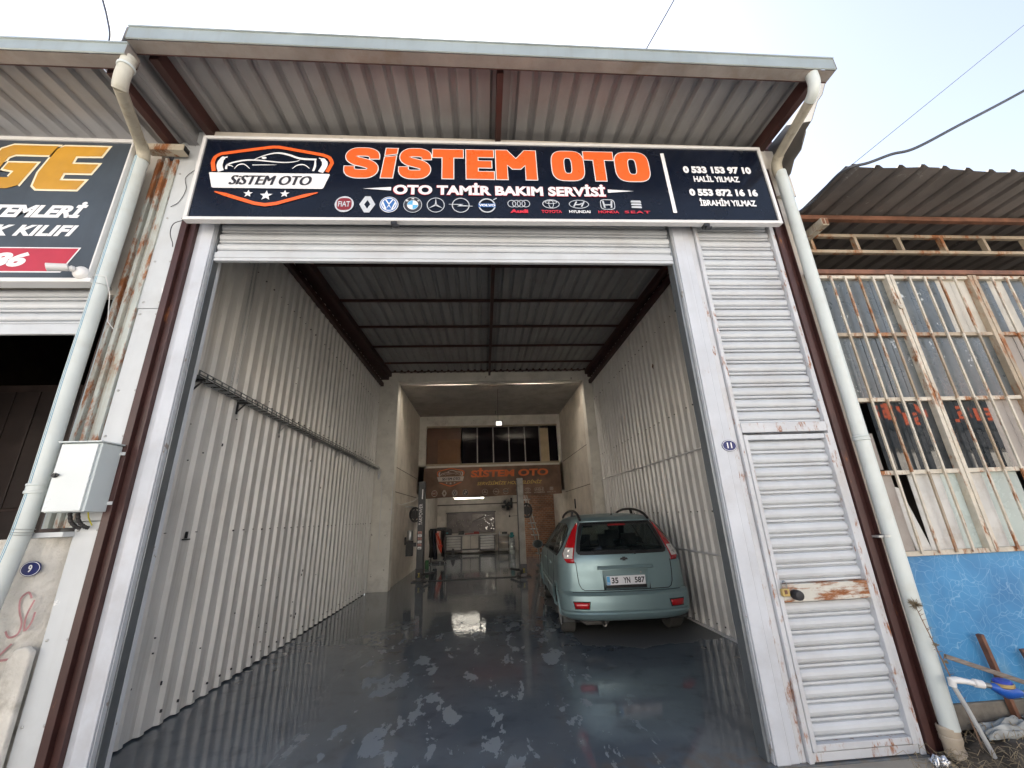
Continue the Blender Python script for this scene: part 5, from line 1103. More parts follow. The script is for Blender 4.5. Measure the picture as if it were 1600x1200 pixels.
mb = MB(); mb.box(-1.85, -1.05, 18.9, 19.2, .05, .10); mb.build('chassis', darkM, t, bev=.01); mb = MB(); mb.prism([(-1.52, 18.95, .10), (-1.32, 18.95, .10), (-1.38, 18.95, .34), (-1.44, 18.95, .36)], (0, .12, 0)); mb.build('saddle', blackM, t)
for xx in (-1.8, -1.12): mb = MB(); mb.lathe((xx, 18.88, .05), (0, 1, 0), [(0, 0), (.05, 0), (.05, .03), (0, .03)], 12); mb.build('wheel', blackM, t)
clutter('green_bottle', 'dark green canister on the floor by the left wall', 'canister', (-2.05, -1.93, 14.9, 15.02, 0, .28), flat('bottle_green', (.02, .09, .03)), .02)
# stairs + brick wall
t = thing('brick_wall', 'reddish bare brick wall behind the stair on the right of the rear room', 'wall', (2.4, 18, 0))
brk = bpy.data.materials.new('brick_dark'); brk.use_nodes = True; tt_ = brk.node_tree; pb = tt_.nodes['Principled BSDF']
gg = nn(tt_, 'ShaderNodeNewGeometry', name='GEO'); sp = nn(tt_, 'ShaderNodeSeparateXYZ'); cb = nn(tt_, 'ShaderNodeCombineXYZ'); tt_.links.new(gg.outputs['Position'], sp.inputs[0]); tt_.links.new(sp.outputs[0], cb.inputs[0]); tt_.links.new(sp.outputs[2], cb.inputs[1])
bt = nn(tt_, 'ShaderNodeTexBrick'); bt.inputs['Scale'].default_value = 3.2; bt.inputs['Color1'].default_value = (.36, .17, .095, 1); bt.inputs['Color2'].default_value = (.25, .12, .07, 1); bt.inputs['Mortar'].default_value = (.34, .26, .2, 1); bt.inputs['Mortar Size'].default_value = .03
tt_.links.new(cb.outputs[0], bt.inputs['Vector']); c_ = mixc(tt_, mul(tt_, ramp(tt_, tex_noise(tt_, 3, 5), .4, .7), .5), bt.outputs[0], (.10, .06, .04)); tt_.links.new(c_, pb.inputs['Base Color']); pb.inputs['Roughness'].default_value = .9
for j in range(22):
    z0 = j * .12
    mb = MB(); mb.box(1.58, 2.929, 17.6 + .006 * (j % 2), 17.75, z0 + .002, z0 + .112); mb.build('brick_course', brk, t)
mb = MB(); mb.box(1.58, 2.929, 17.62, 17.7505, 0, 2.65); mb.build('mortar', M('mortar', (.16, .13, .11), .95), t)
t = thing('stair', 'steep steel stair with a bright handrail climbing left in front of the brick wall', 'stair', (2.0, 16.0, 0))
mb = MB(); mb.beam((2.05, 16.2, .0), (1.50, 16.2, 2.6), .03, .14, (0, 1, 0)); mb.build('stringer', M('stair_grey', (.25, .24, .23), .5), t)
for k in range(11): z0 = .2 + k * .22; mb = MB(); mb.box(2.0 - z0 * .212 - .02, 2.0 - z0 * .212 + .22, 16.0, 16.8, z0, z0 + .03); mb.build('tread', M('stair_grey'), t)
mb = MB(); mb.tube([(1.99, 15.9, .0), (1.97, 15.9, .9), (1.90, 15.9, 1.15), (1.58, 15.9, 2.45)], .022, 8); mb.build('handrail', chrome, t, smooth=True)
mb = MB(); mb.box(1.38, 1.46, 15.6, 15.7, .02, 1.62); mb.build('white_post', colM, t)
# cable tray on the left wall
t = thing('cable_tray', 'dark perforated cable tray on brackets along the left ribbed wall', 'cable tray', (-2.74, 7, 2.8))
def trayz(y): return 2.955 - .02 * (y - 3.7) if y < 6 else 2.909 - .012 * (y - 6)
y0 = 3.75
while y0 < 10.6:
    y1 = min(y0 + .055, 10.65)
    y0 = y1
N_ = 60
mb = MB(); ys = [3.75 + i * (10.62 - 3.75) / N_ for i in range(N_ + 1)]
for i in range(N_):
    a0, b0 = ys[i], ys[i + 1] - .035
    mb.box(-2.785, -2.69, a0, b0, trayz(a0) - .002, trayz(a0))
mb.build('tray_rungs', galvM, t)
for dx, h in ((-2.785, .05), (-2.688, .06)):
    mb = MB()
    for a0, b0 in ((3.75, 6.0), (6.0, 8.3), (8.3, 10.62)): mb.beam((dx, a0, trayz(a0) + h / 2 - .006), (dx, b0, trayz(b0) + h / 2 - .006), .004, .012); mb.beam((dx, a0, trayz(a0) + h), (dx, b0, trayz(b0) + h), .004, .010)
    for yy in ys[::1]: mb.box(dx - .002, dx + .002, yy, yy + .02, trayz(yy), trayz(yy) + h)
    mb.build('side_rail', galvM, t)
mb = MB()
for k in range(3): mb.tube([(-2.76 + .02 * k, yy, trayz(yy) + .012 + .006 * math.sin(yy * 3 + k)) for yy in ys[::3]], .009, 6)
mb.build('tray_cables', blackM, t)
for yy in (3.85, 4.6, 5.6, 6.7, 7.8, 8.9, 10.0):
    mb = MB(); z = trayz(yy); mb.beam((-2.795, yy, z - .14), (-2.795, yy, z), .03, .006, (1, 0, 0)); mb.beam((-2.795, yy, z - .014), (-2.69, yy, z - .014), .03, .015); mb.beam((-2.79, yy, z - .11), (-2.71, yy, z - .02), .02, .006); mb.build('bracket', steelM if yy > 5 else darkM, t)
# chains
t = thing('hoist_chain', 'loop of thin hanging chain near the front of the left wall', 'chain', (-2.74, 4.4, 3.0))
for k, yy in enumerate((4.36, 4.44)):
    mb = MB(); z = 5.0
    i = 0
    while z > 3.06 + .05 * k:
        a_ = 0 if i % 2 else math.pi / 2; c_, s_ = math.cos(a_), math.sin(a_)
        mb.tube([(-2.76 + .009 * c_ * math.cos(q), yy + .009 * s_ * math.cos(q) + .012 * math.sin(z * 2 + k), z + .018 * math.sin(q)) for q in [j * math.pi / 3 for j in range(7)]], .0032, 4, False)
        z -= .028; i += 1
    mb.build('chain_strand', steelM, t)['kind'] = 'stuff'
# conduit rails on the right wall
mb = MB(); mb.tube([(3.07, 3.3, 2.41), (3.065, 5.2, 2.40), (3.065, 7.5, 2.40), (3.07, 10.5, 2.42)], .013, 8); tag(mb.build('wall_conduit', alu, smooth=True), 'thin conduit running along the right ribbed wall above the car', 'conduit')
mb = MB(); mb.tube([(3.075, 3.3, .99), (3.075, 10.5, 1.0)], .014, 8); tag(mb.build('wall_conduit', alu, smooth=True), 'pale conduit running low along the right ribbed wall behind the car', 'conduit')
mb = MB(); mb.box(-2.39, -2.37, 12.8, 12.86, 1.95, 2.0); mb.tube([(-2.37, 12.83, 1.98), (-2.15, 12.83, 1.97)], .02, 8); tag(mb.build('wall_hook', steelM), 'small metal wall hook behind the charcoal lift post', 'hook')
mb = MB(); mb.box(2.90, 2.929, 13.3, 13.4, 1.75, 2.05); tag(mb.build('wall_socket', blackM, bev=.005), 'narrow black fixture on the right wall just above the car roof', 'fixture')
# ================================================================== the car
CAR = thing('parked_car', 'teal green metallic compact van parked nose in along the right wall, plate 35 YN 587', 'car', (1.86, 5.67, 0), rz=R(-3))
paint = M('car_paint_teal', (.265, .375, .395), .38, metal=.5, var=.03, coat=.3)
paint.node_tree.nodes['Principled BSDF'].inputs['Coat Roughness'].default_value = .2
glassC2 = bpy.data.materials.new('car_glass'); glassC2.use_nodes = True; tg_ = glassC2.node_tree; pg = tg_.nodes['Principled BSDF']
pg.inputs['Base Color'].default_value = (.012, .016, .018, 1); pg.inputs['Roughness'].default_value = .04; pg.inputs['Specular IOR Level'].default_value = .8
tr = nn(tg_, 'ShaderNodeBsdfTransparent'); tr.inputs[0].default_value = (.62, .70, .68, 1); ms = nn(tg_, 'ShaderNodeMixShader'); ms.inputs[0].default_value = .42
tg_.links.new(tr.outputs[0], ms.inputs[1]); tg_.links.new(pg.outputs[0], ms.inputs[2]); tg_.links.new(ms.outputs[0], tg_.nodes['Material Output'].inputs[0])
lampR = M('tail_lamp_red', (.42, .008, .012), .12, var=.15, coat=1.0, emit=.0); lampW = M('tail_lamp_clear', (.62, .60, .58), .12, coat=1.0, var=.1, vs=30)
trimB = M('car_trim_black', (.018, .018, .02), .45); seatM = M('seat_cloth', (.035, .035, .038), .9)
ZT = [(.265, .80, .06, 4.20), (.29, .845, .025, 4.26), (.315, .865, .012, 4.30), (.345, .872, .0, 4.33), (.365, .868, .012, 4.33), (.385, .874, .0, 4.33), (.47, .880, .0, 4.34), (.555, .882, .008, 4.32), (.580, .880, .035, 4.30), (.60, .872, .085, 4.30), (.70, .872, .088, 4.22), (.85, .870, .096, 4.02),
      (.93, .868, .106, 3.80), (.99, .858, .118, 3.50), (1.04, .842, .135, 3.34), (1.2, .772, .205, 2.98), (1.36, .688, .285, 2.66), (1.44, .645, .335, 2.50), (1.49, .60, .385, 2.38), (1.525, .545, .45, 2.25), (1.55, .47, .58, 2.05), (1.565, .34, .80, 1.85), (1.572, .12, 1.05, 1.5)]
def zi(z, k):
    for a, b in zip(ZT, ZT[1:]):
        if z <= b[0]: 
            f = max(0, (z - a[0]) / (b[0] - a[0])); return a[k] + (b[k] - a[k]) * f
    return ZT[-1][k]
NE = 3.0
def cw(z): return zi(z, 1)
def cyr(z): return zi(z, 2)
def cyf(z): return zi(z, 3)
def RY(z): return min(.42, (cyf(z) - cyr(z)) * .45)
def rearY(x, z): 
    w = cw(z); s_ = min(1, abs(x) / w); return cyr(z) + RY(z) * (1 - (1 - s_ ** NE) ** (1 / NE))
def halfw(y, z):
    s_ = max(0, min(1, (y - cyr(z)) / RY(z))); f_ = max(0, min(1, (cyf(z) - y) / min(.9, (cyf(z) - cyr(z)) * .5)))
    g_ = (1 - (1 - s_) ** NE) ** (1 / NE); h_ = (1 - (1 - f_) ** 2.6) ** (1 / 2.6)
    return cw(z) * min(g_, h_)
zs = [];  z = .265
while z < 1.572: zs.append(z); z += .0215 if z < 1.46 else .012
zs.append(1.572)
for q in (.345, .365, .385, .555, .585, .60): zs.append(q)
zs = sorted(set(round(q, 4) for q in zs))
def half_ring(z):
    pts = []
    w = cw(z); r_ = RY(z)
    for k in range(23):
        a_ = math.pi / 2 * k / 22; pts.append((w * math.sin(a_) ** (2 / NE), cyr(z) + r_ * (1 - math.cos(a_) ** (2 / NE))))
    y0 = cyr(z) + r_; fr = min(.9, (cyf(z) - cyr(z)) * .5); y1 = cyf(z) - fr
    for k in range(1, 64): pts.append((w, y0 + (y1 - y0) * k / 64))
    for k in range(15):
        a_ = math.pi / 2 * k / 14; pts.append((w * math.cos(a_) ** (2 / 2.6), y1 + fr * math.sin(a_) ** (2 / 2.6)))
    return pts
vs = []; nr = None
for z in zs:
    h = half_ring(z); full = h + [(-x, y) for x, y in h[::-1][1:-1]]
    nr = len(full); vs += [(x, y, z) for x, y in full]
AX1, AX2, AZ, AR = .74, 3.34, .30, .345
def hole(c):
    x, y, z = c
    if abs(x) > .60 and (math.hypot(y - AX1, z - AZ) < AR or math.hypot(y - AX2, z - AZ) < AR): return True
    rear = y < rearY(x, z) + .03 and abs(x) < cw(z) * .93
    if rear and 1.075 < z < 1.42 and abs(x) < .575 - (z - 1.05) * .28: return True
    if rear and .615 < z < .835 and abs(x) < .295: return True
    if 1.04 < z < 1.43 and abs(x) > cw(z) * .93 and .56 + (z - 1.04) * .25 < y < 3.0 - (z - 1.04) * .9: return True
    if 1.03 < z < 1.44 and y > cyf(z) - .55 and abs(x) < cw(z) * .8: return True
    return False
fs = []
for j in range(len(zs) - 1):
    for i in range(nr):
        f = (j * nr + i, j * nr + (i + 1) % nr, (j + 1) * nr + (i + 1) % nr, (j + 1) * nr + i)
        c = [sum(vs[k][q] for k in f) / 4 for q in range(3)]
        if not hole(c): fs.append(f)
fs.append(tuple((len(zs) - 1) * nr + i for i in range(nr)))
mb = MB(); mb.add(vs, fs)
body = mb.build('body', paint, CAR, local=True, smooth=True)
def rear_patch(rows, mat, name, off=.003, nx=14, th=.0, parent=CAR):
    """rows: (z, xl, xr) on the rear face"""
    R2 = []
    for (z0, a0, b0), (z1, a1, b1) in zip(rows, rows[1:]):
        n_ = max(1, int(abs(z1 - z0) / .03))
        for k in range(n_): f = k / n_; R2.append((z0 + (z1 - z0) * f, a0 + (a1 - a0) * f, b0 + (b1 - b0) * f))
    R2.append(rows[-1]); vs = []
    for z, a_, b_ in R2:
        for i in range(nx + 1):
            x = a_ + (b_ - a_) * i / nx; x = max(-cw(z) * .999, min(cw(z) * .999, x)); vs.append((x * (1 + off * .8), rearY(x, z) - off, z))
    mb = MB(); mb.add(vs, [(j * (nx + 1) + i, j * (nx + 1) + i + 1, (j + 1) * (nx + 1) + i + 1, (j + 1) * (nx + 1) + i) for j in range(len(R2) - 1) for i in range(nx)])
    return mb.build(name, mat, parent, local=True, smooth=True, solid=th)
def side_patch(sgn, rows, mat, name, off=.004, ny=16, parent=CAR, th=0):
    R2 = []
    for (z0, a0, b0), (z1, a1, b1) in zip(rows, rows[1:]):
        n_ = max(1, int(abs(z1 - z0) / .04))
        for k in range(n_): f = k / n_; R2.append((z0 + (z1 - z0) * f, a0 + (a1 - a0) * f, b0 + (b1 - b0) * f))
    R2.append(rows[-1]); vs = []
    for z, a_, b_ in R2:
        for i in range(ny + 1): y = a_ + (b_ - a_) * i / ny; vs.append((sgn * (halfw(y, z) + off), y, z))
    mb = MB(); mb.add(vs, [(j * (ny + 1) + i, j * (ny + 1) + i + 1, (j + 1) * (ny + 1) + i + 1, (j + 1) * (ny + 1) + i) for j in range(len(R2) - 1) for i in range(ny)])
    return mb.build(name, mat, parent, local=True, smooth=True, solid=th)
def rear_line(pts, r, mat, name, off=.002):
    q = []
    for (x0, z0), (x1, z1) in zip(pts, pts[1:]):
        n_ = max(1, int(math.hypot(x1 - x0, z1 - z0) / .03))
        for k in range(n_): f = k / n_; q.append((x0 + (x1 - x0) * f, z0 + (z1 - z0) * f))
    q.append(pts[-1]); mb = MB(); mb.tube([(x, rearY(x, z) - off, z) for x, z in q], r, 6); return mb.build(name, mat, CAR, local=True, smooth=True)
def side_line(sgn, pts, r, mat, name, off=.001):
    q = []
    for (x0, z0), (x1, z1) in zip(pts, pts[1:]):
        n_ = max(1, int(math.hypot(x1 - x0, z1 - z0) / .05))
        for k in range(n_): f = k / n_; q.append((x0 + (x1 - x0) * f, z0 + (z1 - z0) * f))
    q.append(pts[-1]); mb = MB(); mb.tube([(sgn * (halfw(y, z) + off), y, z) for y, z in q], r, 6); return mb.build(name, mat, CAR, local=True, smooth=True)
# rear window with its black border
rear_patch([(1.055, -.575, .575), (1.09, -.612, .612), (1.25, -.575, .575), (1.40, -.528, .528), (1.445, -.50, .50)], glassC2, 'rear_window', .006)
gl = [(1.05, .60), (1.09, .622), (1.25, .583), (1.40, .536), (1.452, .50)]
rear_patch([(1.042, -.575, .575), (1.085, -.60, .60)], trimB, 'window_border', .0075)
rear_patch([(1.415, -.52, .52), (1.458, -.50, .50)], trimB, 'window_border', .0075)
for s_ in (-1, 1):
    rows = [(z, (w - .05) * s_, w * s_) for z, w in gl]; rear_patch([(z, min(a_, b_), max(a_, b_)) for z, a_, b_ in rows], trimB, 'window_border', .0078, 3)
rear_patch([(1.405, -.13, .13), (1.43, -.12, .12)], M('brake_lamp_dark', (.20, .02, .02), .2), 'high_brake_lamp', .010, 6)
rear_patch([(1.462, -.50, .50), (1.486, -.485, .485)], paint, 'roof_lip', .018, 14, .012)
mb = MB(); wy = [(.33, 1.075), (.12, 1.068), (-.12, 1.074), (-.40, 1.068)]; mb.tube([(x, rearY(x, z) - .028, z) for x, z in wy], [.009, .011, .013, .008], 8)
mb.tube([(-.42, rearY(-.42, 1.09) - .02, 1.093), (.10, rearY(.1, 1.09) - .02, 1.093)], .008, 6); mb.lathe((.16, rearY(.16, 1.055) - .01, 1.058), (0, -1, 0), [(.022, 0), (.022, .02), (0, .024)], 12); mb.build('wiper', trimB, CAR, local=True, smooth=True)
# tail lamps
LI = [(.945, .655), (1.0, .665), (1.06, .652), (1.2, .612), (1.35, .568), (1.455, .525)]
LO = [(.945, .752), (1.0, .790), (1.06, .795), (1.2, .720), (1.35, .628), (1.455, .552)]
def li(T, z):
    for a, b in zip(T, T[1:]):
        if z <= b[0]: return a[1] + (b[1] - a[1]) * (z - a[0]) / (b[0] - a[0])
    return T[-1][1]
for s_ in (-1, 1):
    L0 = None
    for nm, mt_, z0, z1, shr, of in (('tail_lamp', lampR, .945, 1.455, 0, .010), ('clear_lens', lampW, 1.0, 1.135, .013, .015)):
        zz = [z0 + (z1 - z0) * k / 14 for k in range(15)]
        rows = [(z, min(s_ * (li(LI, z) + shr), s_ * (li(LO, z) - shr * .6)), max(s_ * (li(LI, z) + shr), s_ * (li(LO, z) - shr * .6))) for z in zz]
        o_ = rear_patch(rows, mt_, nm, of, 8, .008 if not shr else 0, parent=CAR if L0 is None else L0)
        if L0 is None: L0 = o_
    for zc in (1.035, 1.095):
        xc = s_ * (li(LI, zc) + li(LO, zc)) / 2; mb = MB(); mb.lathe((xc, rearY(xc, zc) - .016, zc), (s_ * .35, -1, .1), [(.026, 0), (.022, .006), (0, .002)], 16); mb.build('bulb_cup', M('lamp_cup', (.75, .72, .70), .15, metal=.5), L0, local=True, smooth=True)
# tailgate seam, plate recess
seam = M('panel_gap', (.012, .018, .02), .7)
for s_ in (-1, 1): rear_line([(s_ * .648, .955), (s_ * .640, .80), (s_ * .628, .69), (s_ * .60, .635), (s_ * .56, .612)], .0045, seam, 'tailgate_gap')
rear_line([(-.56, .612), (.56, .612)], .0055, seam, 'tailgate_gap')
rear_line([(-.72, .592), (.72, .592)], .004, seam, 'bumper_gap', 0)
o_ = [(-.365, .895), (.365, .895), (.345, .855), (.290, .590 + .02), (-.290, .590 + .02), (-.345, .855)]
i_ = [(-.305, .840), (.305, .840), (.300, .82), (.262, .635), (-.262, .635), (-.300, .82)]
mb = MB(); q = [(x, rearY(x, z) - .005, z) for x, z in o_] + [(x, cyr(.7) + .062, z) for x, z in i_]
mb.add(q, [(k, (k + 1) % 6, 6 + (k + 1) % 6, 6 + k) for k in range(6)] + [tuple(range(6, 12))]); mb.build('plate_recess', paint, CAR, local=True)
mb = MB(); mb.prism([(-.375, rearY(0, .9) - .030, .872), (-.375, rearY(0, .9) - .004, .905), (-.375, rearY(0, .87) + .01, .905), (-.375, rearY(0, .87) + .03, .86), (-.375, rearY(0, .87) - .012, .860)], (.75, 0, 0)); mb.build('tailgate_grip', paint, CAR, local=True, bev=.006)
mb = MB(); mb.box(-.26, .26, .118, .129, .665, .775); pl_ = mb.build('number_plate', signWhite, CAR, local=True, bev=.002)
mb = MB(); mb.box(-.268, .268, .112, .134, .630, .664); mb.build('plate_holder', blackM, pl_, local=True)
a = Art((0, .1175, .72), step=.0012); a.text(signInk, 1, '35', -.195, -.105, -.036, .036, bold=.03); a.text(signInk, 1, 'YN', -.035, .055, -.036, .036, bold=.03); a.text(signInk, 1, '587', .115, .25, -.036, .036, bold=.03)
a.poly(emLight, 1, [(-.257, -.05), (-.215, -.05), (-.215, .05), (-.257, .05)]); a.text(signWhite, 2, 'TR', -.25, -.222, -.04, -.02, bold=.02)
for k in range(9): a.poly(signOr if k < 5 else silver, 2, [(-.16 + k * .043, -.084), (-.128 + k * .043, -.084), (-.128 + k * .043, -.070), (-.16 + k * .043, -.070)])
a.poly(signWhite, 2, [(-.25, -.086), (-.18, -.086), (-.18, -.068), (-.25, -.068)])
a.build('plate_lettering', pl_, local=True)
a = Art((0, rearY(0, .985) - .006, .985), step=.002); a.poly(darkM, 1, [(-.055, -.012), (-.02, -.012), (-.02, -.024), (.02, -.024), (.02, -.012), (.055, -.012), (.045, .012), (.02, .012), (.02, .024), (-.02, .024), (-.02, .012), (-.045, .012)]); a.build('badge', CAR, local=True)
mb = MB(); mb.lathe((.20, rearY(.2, .84) - .004, .815), (0, -1, 0), [(.012, 0), (.012, .01), (0, .011)], 12); mb.build('gate_lock', steelM, CAR, local=True)
# bumper reflectors
for s_ in (-1, 1):
    rows = [(.415, .54, .70), (.485, .525, .72)]; rows = [(z, min(s_ * a_, s_ * b_), max(s_ * a_, s_ * b_)) for z, a_, b_ in rows]
    rear_patch([(z - .012 * (1 if z < .45 else -1), a_ - .012, b_ + .012) for z, a_, b_ in rows], seam, 'reflector_recess', .003, 6)
    rear_patch(rows, lampR, 'bumper_reflector', .010, 6, .006)
# side windows, trim lines
for s_ in (-1, 1):
    side_patch(s_, [(1.02, .62, 3.02), (1.06, .50, 2.95), (1.15, .44, 2.83), (1.28, .46, 2.70), (1.38, .54, 2.56), (1.42, .66, 2.48), (1.44, .85, 2.40)], glassC2, 'side_window', .006, 24)
    loop = [(.62, 1.02), (.50, 1.06), (.44, 1.15), (.46, 1.28), (.54, 1.38), (.66, 1.42), (.85, 1.44), (2.40, 1.44), (2.70, 1.28), (2.95, 1.06), (3.02, 1.02), (.62, 1.02)]
    side_line(s_, loop, .008, trimB, 'window_trim', .006)
    for yy in (.98, 1.86): side_patch(s_, [(1.02, yy, yy + .09), (1.44, yy + .02, yy + .10)], trimB, 'window_pillar', .009, 2)
    side_line(s_, [(.98, 1.02), (.95, .80), (1.06, .62), (1.12, .32)], .0035, seam, 'door_gap')
    side_line(s_, [(1.90, 1.02), (1.88, .29)], .0035, seam, 'door_gap')
    side_line(s_, [(2.95, 1.02), (2.92, .60), (2.86, .29)], .0035, seam, 'door_gap')
    side_line(s_, [(.40, .575), (.95, .56)], .004, seam, 'bumper_gap')
    side_line(s_, [(1.12, .52), (2.90, .52)], .016, paint, 'rubbing_strip')
    for yy in (1.25, 2.10): mb = MB(); mb.beam((s_ * (halfw(yy, .86) + .012), yy, .86), (s_ * (halfw(yy, .86) + .012), yy + .19, .87), .02, .025); mb.build('door_handle', paint, CAR, local=True, bev=.005)
    for ay in (AX1, AX2):
        mb = MB(); mb.tube([(s_ * (halfw(ay + AR * math.cos(a_), max(.265, AZ + AR * math.sin(a_))) + .0), ay + AR * math.cos(a_), AZ + AR * math.sin(a_)) for a_ in [R(-14) + R(208) * k / 24 for k in range(25)]], .022, 8); mb.build('wheel_arch', paint, CAR, local=True, smooth=True)
        mb = MB(); n_ = 16; A_ = [R(-20) + R(220) * k / n_ for k in range(n_ + 1)]
        mb.add([(s_ * xx, ay + (AR + .0) * math.cos(a_), AZ + (AR + .0) * math.sin(a_)) for xx in (.58, .868) for a_ in A_], [(k, k + 1, n_ + 2 + k, n_ + 1 + k) for k in range(n_)] + [tuple(range(n_ + 1))]); mb.build('wheel_well', blackM, CAR, local=True)
        # wheel
        xo = s_ * .845
        mb = MB(); mb.lathe((xo, ay, AZ), (-s_, 0, 0), [(.20, .01), (.235, .0), (.275, .004), (.296, .022), (.302, .045), (.3005, .055), (.302, .06), (.302, .09), (.3005, .095), (.302, .10), (.302, .13), (.3005, .136), (.302, .142), (.298, .172), (.28, .185), (.2, .18)], 40); wh = mb.build('wheel', M('dusty_tyre', (.07, .068, .064), .85, dirt=.4, dirtcol=(.14, .13, .12), ds=9), CAR, local=True, smooth=True)
        mb = MB(); mb.lathe((xo, ay, AZ), (-s_, 0, 0), [(.205, .006), (.20, .012), (.185, .04), (.175, .10)], 30); mb.lathe((xo, ay, AZ), (-s_, 0, 0), [(0, .005), (.035, .006), (.05, .02), (.05, .05)], 16)
        for k in range(7):
            a_ = k * 2 * math.pi / 7; mb.beam((xo - s_ * .022, ay + .04 * math.cos(a_), AZ + .04 * math.sin(a_)), (xo - s_ * .014, ay + .195 * math.cos(a_), AZ + .195 * math.sin(a_)), .042, .02, (1, 0, 0))
        mb.build('rim', M('alloy', (.55, .56, .57), .3, metal=.8), wh, local=True, smooth=True)
        mb = MB(); mb.lathe((xo, ay, AZ), (-s_, 0, 0), [(0, .06), (.17, .06), (.17, .07), (0, .07)], 20); mb.build('brake_drum', darkM, wh, local=True)
    if True:
        mb = MB(); mb.prism([(s_ * .70, AX1 - .37, .20), (s_ * .84, AX1 - .37, .20), (s_ * .84, AX1 - .36, .34), (s_ * .66, AX1 - .36, .34)], (0, .01, 0)); mb.build('mud_flap', M('mud_flap', (.06, .065, .065), .7, dirt=.5), CAR, local=True)
    # roof rail
    q = smooth2([(.42, 1.492), (.60, 1.562), (.90, 1.612), (1.25, 1.632), (1.70, 1.622), (2.05, 1.585), (2.28, 1.53)], 4); xr = s_ * .50
    mb = MB(); mb.tube([(xr - s_ * .02 * math.sin((y - .4) * 1.6), y, z) for y, z in q], .019, 8)
    mb.beam((xr, 1.18, 1.53), (xr - s_ * .018, 1.18, 1.63), .03, .05, (0, 1, 0)); mb.build('roof_rail', trimB, CAR, local=True, smooth=True)
    # mirror
    mb = MB(); mb.lathe((s_ * .99, 2.66, 1.06), (0, 1, 0), [(.0, -.02), (.085, -.015), (.095, .02), (.085, .07), (.05, .12), (0, .14)], 16)
    for v in mb.v: v.x = s_ * .98 + (v.x - s_ * .99) * 1.15; v.z = 1.055 + (v.z - 1.06) * .78
    mr = mb.build('door_mirror', M('mirror_shell', (.02, .035, .04), .35), CAR, local=True, smooth=True)
    mb = MB(); mb.lathe((s_ * .98, 2.636, 1.055), (0, -1, 0), [(.075, 0), (.0, .003)], 14); mb.build('mirror_glass', M('mirror_silver', (.015, .02, .02), .25, spec=.08), mr, local=True)
    mb = MB(); mb.beam((s_ * .83, 2.72, 1.02), (s_ * .93, 2.70, 1.04), .05, .04); mb.build('mirror_arm', trimB, mr, local=True)
# windscreen
vs = []
for j in range(9):
    z = 1.01 + .44 * j / 8
    for i in range(17): 
        x = (i / 8 - 1) * cw(z) * .86; fr = min(.9, (cyf(z) - cyr(z)) * .5); f_ = (1 - (abs(x) / cw(z)) ** 2.6) ** (1 / 2.6); vs.append((x, cyf(z) - fr + fr * f_ + .005, z))
mb = MB(); mb.add(vs, [(j * 17 + i, j * 17 + i + 1, (j + 1) * 17 + i + 1, (j + 1) * 17 + i) for j in range(8) for i in range(16)]); mb.build('windscreen', glassC2, CAR, local=True, smooth=True)
# interior
mb = MB(); mb.box(-.80, .80, .30, 3.6, .24, .30); mb.build('cabin_floor', blackM, CAR, local=True)
mb = MB(); mb.box(-.76, .76, 2.75, 3.15, .7, .98); mb.build('dashboard', trimB, CAR, local=True, bev=.04)
def seat(x0, x1, y, top, name):
    mb = MB(); mb.prism([(x0, y, .52), (x0, y + .13, .52), (x0, y + .03, top), (x0, y - .06, top), (x0, y - .08, top - .06)], (x1 - x0, 0, 0)); s = mb.build(name, seatM, CAR, local=True, bev=.035)
    mb = MB(); mb.box(x0, x1, y + .05, y + .55, .48, .60); mb.build('seat_cushion', seatM, s, local=True, bev=.03)
    xm = [(x0 + x1) / 2] if x1 - x0 < .7 else [x0 + .23, (x0 + x1) / 2, x1 - .23]
    for x in xm: mb = MB(); mb.box(x - .12, x + .12, y - .05, y + .04, top + .02, top + .19); mb.tube([(x - .05, y, top - .02), (x - .05, y, top + .05)], .008, 6); mb.tube([(x + .05, y, top - .02), (x + .05, y, top + .05)], .008, 6); mb.build('headrest', seatM, s, local=True, bev=.035)
seat(-.60, .60, 1.12, 1.07, 'rear_seat'); seat(-.58, -.10, 2.02, 1.10, 'front_seat'); seat(.10, .58, 2.02, 1.10, 'front_seat')
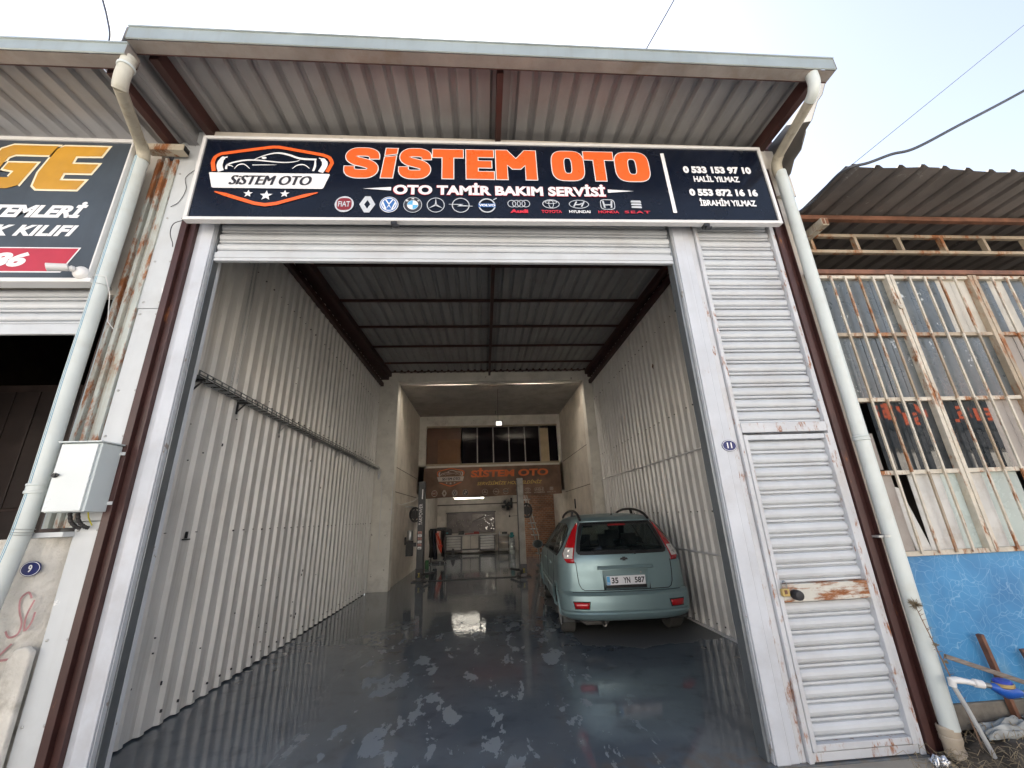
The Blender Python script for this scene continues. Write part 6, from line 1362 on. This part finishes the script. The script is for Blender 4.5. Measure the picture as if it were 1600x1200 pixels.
mb = MB(); mb.box(-.1, .1, 2.55, 2.58, 1.32, 1.38); mb.build('inner_mirror', trimB, CAR, local=True, bev=.01)
# below the bumper
mb = MB(); mb.lathe((-.36, .05, .235), (.0, -1, 0), [(.026, -.3), (.026, .02), (.030, .025), (.030, .0), (.02, 0), (.02, -.1)], 16); mb.build('exhaust_tip', M('exhaust_steel', (.30, .28, .26), .4, metal=.8, rust=.3), CAR, local=True, smooth=True)
mb = MB(); mb.tube([(-.62, .30, .25), (-.55, .28, .235), (-.30, .28, .235), (-.22, .30, .25)], [.03, .06, .06, .03], 14); mb.build('silencer', M('silencer', (.13, .125, .12), .6, dirt=.5), CAR, local=True, smooth=True)
mb = MB(); mb.box(-.62, .62, .16, 3.9, .24, .275); mb.box(-.60, .60, .66, .78, .22, .32); mb.build('underbody', blackM, CAR, local=True)
mb = MB(); mb.tube([(.02, .62, 1.55), (.02, .58, 1.66)], .004, 5); mb.lathe((.02, .62, 1.545), (0, 0, 1), [(.02, 0), (.012, .02), (0, .022)], 10); mb.build('aerial', trimB, CAR, local=True)
for s_ in (-1, 1): mb = MB(); mb.lathe((s_ * .62, 4.05, .72), (s_ * .3, 1, 0), [(0, 0), (.12, 0), (.11, .04), (0, .06)], 16); mb.build('headlight', lampW, CAR, local=True, smooth=True)

GR = {'drainpipe': 'plastic drainpipes on the facade', 'roof_gutter': 'metal gutters along the canopies', 'steel_post': 'brown steel posts', 'door_jamb': 'white jambs of the open bay', 'roller_shutter': 'rolled up shutters', 'corrugated_wall': 'ribbed metal side walls', 'canopy_roof': 'ribbed canopy roofs', 'shop_sign': 'shop signs', 'column': 'white columns at the rear of the bay', 'side_wall': 'side walls of the rear hall', 'wall_joint': 'joint lines on the rear walls', 'car_lift_post': 'posts of the car lift', 'round_object': 'round black objects', 'tube_light': 'lit tube lights', 'power_cable': 'dark cables', 'loose_wire': 'loose wires', 'rusty_stake': 'rusty stakes', 'wall_conduit': 'thin wall conduits'}
for o in list(COL.objects):
    k_ = o.name.split('.')[0]
    if o.parent is None and k_ in GR and 'category' in o and 'group' not in o: o['group'] = GR[k_]
